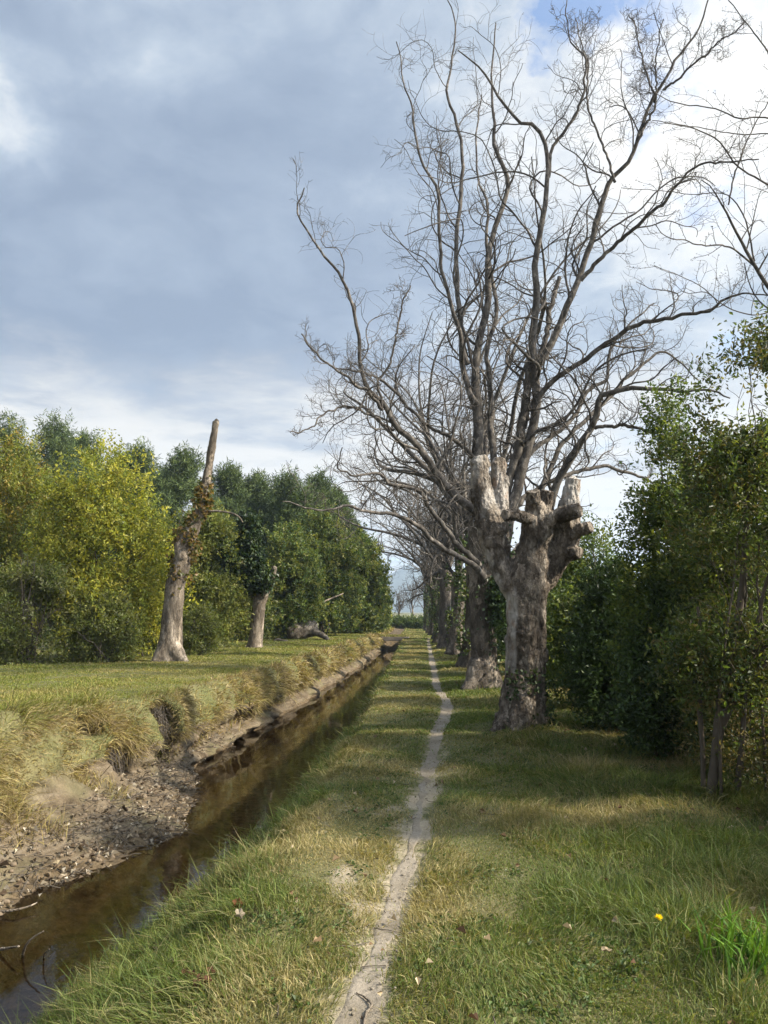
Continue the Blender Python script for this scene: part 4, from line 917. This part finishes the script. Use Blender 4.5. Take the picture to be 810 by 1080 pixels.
# exposed root on the path
q = np.array([[*ZPT(a, b, 0)[:2], .0] for a, b in [(383, 1079), (386, 1064), (392, 1055), (386, 1046), (376, 1040)]]); q = resample(q, 20)
for i in range(20): q[i, 2] = ground_z(q[i, 0], q[i, 1])+.010
v, f = tubes(q, .0065*np.linspace(1, .5, 20), 8); tag(MB().add(v, f).build('surface_root', M['oldwood'], None, True, q[0]), 'thin dark root crossing the path near the viewer', 'root')
def leafthing(px, py, size, col, label, stand=False):
    z = .03; p = ZPT(px, py, 0.03); p[2] = ground_z(p[0], p[1])+(.07 if stand else .045); rg = np.random.default_rng(px)
    a = np.linspace(0, 2*np.pi, 26, endpoint=False); rr = size*(.55+.45*np.abs(np.cos(a*2.5))**1.2)*(1+.12*rg.normal(size=26)*.5)
    pts = np.stack([rr*np.cos(a), rr*np.sin(a), .35*size*np.abs(np.sin(a*1.0))+.15*size*np.cos(3*a)], 1)
    if stand: pts = np.stack([pts[:, 0], pts[:, 2], pts[:, 1]], 1)
    v = np.concatenate([pts, pts*np.array([.45, .45, .2]) if not stand else pts*np.array([.45, .2, .45]), [[0, 0, 0]]]); i = np.arange(26); j = (i+1) % 26
    F4 = np.stack([i, j, j+26, i+26], 1); F3 = np.stack([i+26, j+26, np.full(26, 52)], 1)
    c = np.array(col)*(1+.25*rg.normal(size=(53, 1))*.4)
    tag(MB().add(v+p, [F4, F3], np.clip(c, .01, 1)).build('fallen_leaf', M['dead'], None, True, p), label, 'leaf')
leafthing(251, 940, .038, (.13, .05, .025), 'curled red brown leaf standing in the grass left of the path', True)
leafthing(253, 953, .03, (.30, .25, .18), 'pale curled leaf just below the red brown one', True)
leafthing(778, 893, .05, (.30, .22, .16), 'large pale brown leaf in the grass at the right edge')
leafthing(640, 1003, .026, (.22, .175, .11), 'small buff leaf in the grass right of the path')
for i, (a, b) in enumerate([(203, 1017), (212, 1024), (219, 1030), (208, 1030), (222, 1020), (196, 1012)]):
    leafthing(a, b, .022, (.10, .045, .03), ['upper left', 'inner', 'lowest', 'lower left', 'rightmost', 'topmost'][i]+' red leaf of the little cluster near the canal edge', True)
# dead leaves, weeds and crumbs among the grass and on the path
def scatter(mask, n, seed):
    rg = np.random.default_rng(seed); w = area*mask*vis/np.maximum(dist, 3)**1.3; k = rg.choice(len(w), n, p=w/w.sum()); uv = rg.random((n, 2)); q = fc[k]
    p = (q[:, 0]*(1-uv[:, :1])+q[:, 1]*uv[:, :1])*(1-uv[:, 1:])+(q[:, 3]*(1-uv[:, :1])+q[:, 2]*uv[:, :1])*uv[:, 1:]
    return rg, p
walk = np.isin(ftg, (5, 6, 7)) & (ctr[:, 1] < 22) & (ctr[:, 2] > -.6)
rg, p = scatter(walk*(.25+1.3*sstep(1.2, 2.4, ctr[:, 0])+.5*sstep(-.9, -1.2, ctr[:, 0])), 1100, 401); p[:, 2] += rg.uniform(.012, .05, 1100)
mb = MB(); leaves(mb, rg, p, rg.normal(size=p.shape)*np.array([1, 1, .35]), rg.uniform(.02, .06, 1100), palette(rg, 1100, [(.20, .14, .08), (.14, .09, .05), (.27, .21, .13), (.10, .06, .035), (.32, .26, .17)], .2), .7, .8, 1.2)
tag(mb.build('leaf_litter', M['dead'], None, False), 'small brown dead leaves strewn among the path side grass', 'leaf litter', kind='stuff')
wm = fbm(ctr*np.array([2.6, 2.6, 0]), 3, 402); rg, p = scatter(walk*(ctr[:, 1] < 12)*sstep(.56, .66, wm)*(fpd > .17), 2200, 403)
j = np.repeat(np.arange(len(p)), 5); c_ = p[j]+rg.normal(size=(len(j), 3))*np.array([.02, .02, .006])+np.array([0, 0, .012])
mb = MB(); leaves(mb, rg, c_, rg.normal(size=c_.shape)*np.array([1, 1, .3])+np.array([0, 0, .35]), rg.uniform(.012, .034, len(j)), palette(rg, len(j), [(.05, .085, .022), (.07, .11, .028), (.045, .07, .02), (.10, .12, .04)], .18), .62, .5, 1.5)
tag(mb.build('ground_cover', M['grass'], None, False), 'low broad-leaved weeds and clover in the path side turf', 'weeds', kind='stuff')
rg = np.random.default_rng(404); yy_ = 2.6+rg.random(260)**1.6*14; mb = MB()
for y in yy_:
    x = path_x(np.array([y]))[0]+rg.normal(0, .075); s_ = rg.uniform(.003, .009); v, f = tubes(np.array([[0, 0, -.8], [0, 0, -.4], [0, 0, .4], [0, 0, .8]])*s_, np.array([.4, 1, 1, .4])*s_, 6, True)
    mb.add(v*np.array([1, rg.uniform(.6, 1.5), .7])+np.array([x, y, ground_z(x, y)+.012]), f)
tag(mb.build('pebbles', M['path']), 'crumbs of earth and small stones on the path', 'pebbles', kind='stuff')
rg, p = scatter(walk*(fpd < .6)*(ctr[:, 1] < 9), 60, 405); dd = nrm(rg.normal(size=(60, 3))*np.array([1, 1, .05])); L = rg.uniform(.04, .22, (60, 1)); p[:, 2] += .012
Q = p[:, None]+dd[:, None]*np.linspace(-.5, .5, 6)[None, :, None]*L[:, None]+np.cumsum(rg.normal(size=(60, 6, 3)), 1)*np.array([.006, .006, .001])
mb = MB(); v, f = tubes(Q, np.tile(np.linspace(.0028, .0016, 6), (60, 1)), 4); mb.add(v, f); tag(mb.build('twig_litter', M['twig']), 'tiny twigs fallen on the path and its worn edges', 'twig litter', kind='stuff')
# dandelion
p = ZPT(695, 975, .08); gz = ground_z(p[0], p[1]); fl_ = thing('dandelion', 'single yellow dandelion in the grass right of the path', 'flower', (p[0], p[1], gz))
v, f = tubes(np.array([[p[0], p[1], gz], [p[0]+.005, p[1], gz+.06], [p[0], p[1], gz+.115]]), np.array([.003, .0025, .0025]), 6)
M['stalk'] = plain('stalk', (.09, .13, .03), .6, .2); MB().add(v, f).build('stalk', M['stalk'], fl_, True, (p[0], p[1], gz))
k = 90; d = nrm(rng.normal(size=(k, 3))*np.array([1, 1, .35])+np.array([0, 0, .25])); mb = MB(); leaves(mb, rng, np.tile([p[0], p[1], gz+.115], (k, 1)), d, .021, palette(rng, k, [(.85, .70, .03), (.8, .62, .02)], .05), .22); mb.build('petals', M['leaf'], fl_, False, (p[0], p[1], gz))
# bright tuft of broad blades
p = ZPT(788, 1022, .0); gz = ground_z(p[0], p[1]); n = 150
a = p*np.array([1, 1, 0])+np.array([0, 0, gz])+np.stack([rng.normal(0, .09, n), rng.normal(0, .09, n), 0*np.ones(n)], 1)
d0 = nrm(np.stack([rng.normal(0, .28, n), rng.normal(0, .28, n), np.ones(n)], 1)); h = rng.uniform(.14, .32, (n, 1)); b = a+d0*h*.55; c = b+nrm(d0+rng.normal(size=(n, 3))*.4+np.array([0, 0, -.3]))*h*.5
sd = nrm(np.cross(d0, rng.normal(size=(n, 3))))*.0055
Vb = np.stack([a-sd*.6, a+sd*.6, b+sd, b-sd, c], 1); i = np.arange(n)[:, None]*5
tag(MB().add(Vb-[0, 0, .005], [i+np.array([[0, 1, 2, 3]]), i+np.array([[3, 2, 4]])], np.repeat(palette(rng, n, [(.07, .15, .015), (.10, .19, .02), (.05, .11, .015)], .15), 5, 0)).build('grass_tuft', M['grass'], None, False, (p[0], p[1], gz)), 'bright green tuft of broad grass blades in the lower right corner', 'grass tuft')

# ------------------------------------------------------------------ mountains, haze
nx, ny = 160, 26
gx = np.linspace(-1500, 1300, nx)[:, None]*np.ones((1, ny)); gy = np.linspace(1250, 2100, ny)[None]*np.ones((nx, 1)); u = np.linspace(-1, 1, ny)[None]
rid = np.interp(gx, [-1500, -700, -350, -130, -45, -20, 30, 110, 400, 1300], [55, 60, 72, 84, 96, 104, 88, 92, 80, 60])
hz = np.clip(1-np.abs(u), 0, 1)**.8*rid*(1+.55*(fbm(np.stack([gx/110, gy/110, 0*gx], -1), 4, 7)-.5))+18*(fbm(np.stack([gx/35, gy/35, 0*gx], -1), 3, 8)-.5)*(1-np.abs(u))-1
mi = np.arange(nx*ny).reshape(nx, ny)
mo = MB().add(np.stack([gx, gy, hz], -1), [np.stack([mi[:-1, :-1], mi[1:, :-1], mi[1:, 1:], mi[:-1, 1:]], -1).reshape(-1, 4)]).build('mountains', M['mount'])
tag(mo, 'low blue mountain ridge on the horizon', None, kind='structure')
HAZE = True
if HAZE:
    m, nt, out = newmat('air'); n = NT(nt)
    vol = n('VolumePrincipled', {'Color': (.62, .79, 1.0, 1), 'Density': .00038, 'Anisotropy': .2})
    n.link(vol.outputs[0], out.inputs['Volume'])
    a = np.array([-3050, -60, -3.0]); b = np.array([3050, 2550, 150.0])
    vv = np.array([[x, y, z] for x in (a[0], b[0]) for y in (a[1], b[1]) for z in (a[2], b[2])])
    ho = MB().add(vv, [np.array([[0, 1, 3, 2], [4, 6, 7, 5], [0, 4, 5, 1], [2, 3, 7, 6], [0, 2, 6, 4], [1, 5, 7, 3]])]).build('haze', m, None, False)
    tag(ho, 'thin blue haze in the air', None, kind='stuff')

# ------------------------------------------------------------------ sky, sun, camera
SAZ, SEL = R_(103), R_(36)             # clockwise from straight ahead
SUN = np.array([math.sin(SAZ)*math.cos(SEL), math.cos(SAZ)*math.cos(SEL), math.sin(SEL)])
w = bpy.data.worlds.new('World'); SC.world = w; w.use_nodes = True; nt = w.node_tree; nt.nodes.clear(); n = NT(nt)
wo_ = n('OutputWorld'); sky = n('TexSky', sky_type='NISHITA'); sky.sun_disc = False; sky.sun_elevation = SEL; sky.sun_rotation = SAZ; sky.air_density = 1.0; sky.dust_density = 1.2
D = n('TexCoord').outputs['Generated']
sp = n('SeparateXYZ', {0: D}); dz = n.math('ADD', n.math('MAXIMUM', sp.outputs[2], 0.0), .16)
cu = n('CombineXYZ', {0: n.math('DIVIDE', sp.outputs[0], dz), 1: n.math('DIVIDE', sp.outputs[1], dz), 2: .3}).outputs[0]
warp = n.noise(cu, 1.2, 4, .55, 'Color'); cu2 = n.vmath('ADD', cu, n.vmath('MULTIPLY', n.vmath('SUBTRACT', warp, (.5, .5, .5)), (.5, .5, .5)))
def sdir(px, py): r = ray(px, py); return tuple(r/np.linalg.norm(r))
warp3 = n.vmath('MULTIPLY', n.vmath('SUBTRACT', n.noise(D, 5, 6, .62, 'Color'), (.5, .5, .5)), (.34, .34, .34))
warp3 = n.vmath('ADD', warp3, n.vmath('MULTIPLY', n.vmath('SUBTRACT', n.noise(D, 2.2, 3, .5, 'Color'), (.5, .5, .5)), (.3, .3, .3)))
Dw = n.vmath('ADD', D, warp3)
def blob(px, py, r0, r1, Dv=None):    # 1 inside the angular radius r0 falling to 0 at r1
    dd = n.vmath('DISTANCE', Dw if Dv is None else Dv, sdir(px, py), out=1)
    return n('MapRange', {0: dd, 1: r0, 2: r1, 3: 1.0, 4: 0.0}, interpolation_type='SMOOTHSTEP').outputs[0]
c1 = n.noise(cu2, .9, 7, .6); c2 = n.noise(cu2, 2.6, 7, .6)
# how lit the cloud is
shade = n.math('ADD', n.math('MULTIPLY', c1, .6), n.math('MULTIPLY', n.math('ADD', n.math('MULTIPLY', n.math('SUBTRACT', c2, .5), 1.5), .5), .45))
dk = n.math('ADD', blob(190, 240, .04, .52), n.math('MULTIPLY', blob(40, 330, .0, .30), .6), clamp=True)
br_ = n.math('ADD', n.math('MULTIPLY', blob(745, 120, .0, .30), .22), n.math('MULTIPLY', blob(520, 60, 0, .22), .14))
br_ = n.math('ADD', br_, n.math('MULTIPLY', blob(25, 110, .0, .13), .36))
shade = n.math('ADD', n.math('MULTIPLY', n.math('SUBTRACT', shade, .525), 1.8), .525)
lit = n.math('ADD', n.math('SUBTRACT', shade, n.math('MULTIPLY', dk, .35)), br_)
cl_c = n.ramp(lit, [(.16, (2.1, 2.65, 3.6)), (.40, (2.75, 3.35, 4.3)), (.58, (3.8, 4.4, 5.2)), (.76, (6.2, 6.4, 6.6)), (1.0, (8.4, 8.2, 7.8))])
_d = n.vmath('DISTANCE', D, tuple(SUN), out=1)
sun_fill = n('MapRange', {0: _d, 1: .15, 2: 1.1, 3: 1.0, 4: 0.0}, interpolation_type='SMOOTHSTEP').outputs[0]   # added fill light: unseen sky round the sun is brightened to lift the shade
# thin bright strip of cloud low on the left, blue gaps
gap = n.ramp(n.math('ADD', n.math('SUBTRACT', c2, n.math('MULTIPLY', dk, .5)), n.math('ADD', n.math('MULTIPLY', blob(548, 22, .0, .11), .28), n.math('MULTIPLY', blob(680, 20, .0, .16), .16))), [(.58, 0), (.70, 1)])
skc = n.mix(1.0, sky.outputs[0], (1.0, 1.45, 1.85), 'MULTIPLY')
out_c = n.mix(n.math('MULTIPLY', gap, .8), cl_c, skc)
low = n.math('MULTIPLY', n('MapRange', {0: n.math('ADD', sp.outputs[2], n.math('MULTIPLY', n.math('SUBTRACT', c2, .5), .22)), 1: .34, 2: .21, 3: 0.0, 4: 1.0}, interpolation_type='SMOOTHSTEP').outputs[0], n.ramp(n.noise(n('Mapping', {'Vector': D, 'Scale': (3, 3, 14)}).outputs[0], 1.6, 6, .6), [(.34, .3), (.52, 1)]))
out_c = n.mix(n.math('MULTIPLY', low, .85), out_c, (7.3, 7.1, 6.7))
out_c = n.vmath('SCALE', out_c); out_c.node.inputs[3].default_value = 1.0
n.link(n.math('ADD', 1.0, n.math('MULTIPLY', sun_fill, 5.0)), out_c.node.inputs[3])
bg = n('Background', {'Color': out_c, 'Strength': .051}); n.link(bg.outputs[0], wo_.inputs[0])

sl = bpy.data.lights.new('sun', 'SUN'); sl.energy = 4.8; sl.angle = R_(2.2); sl.color = (1, .90, .74); so = bpy.data.objects.new('sun', sl); COL.objects.link(so)
from mathutils import Vector, Matrix
so.rotation_euler = Vector(tuple(SUN)).to_track_quat('Z', 'Y').to_euler()
cd = bpy.data.cameras.new('camera'); cam = bpy.data.objects.new('camera', cd); COL.objects.link(cam); SC.camera = cam
cd.sensor_fit = 'VERTICAL'; cd.sensor_height = 36; cd.lens = 36*Fpx/1080; cd.clip_end = 8000; cd.clip_start = .05
Mx = Matrix((tuple(RT), tuple(UP), tuple(-FW))).transposed().to_4x4(); Mx.translation = Vector(tuple(CAM)); cam.matrix_world = Mx
SC.view_settings.view_transform = 'Standard'; SC.view_settings.look = 'None'; SC.view_settings.exposure = 1.45; SC.view_settings.gamma = 1
SC.view_settings.use_curve_mapping = False
cy = SC.cycles; cy.use_denoising = True; cy.max_bounces = 6; cy.diffuse_bounces = 3; cy.glossy_bounces = 3; cy.transmission_bounces = 4; cy.transparent_max_bounces = 8; cy.volume_bounces = 0
cy.caustics_reflective = False; cy.caustics_refractive = False; cy.use_adaptive_sampling = True; cy.adaptive_threshold = .02
print('done', time.time()-T0)
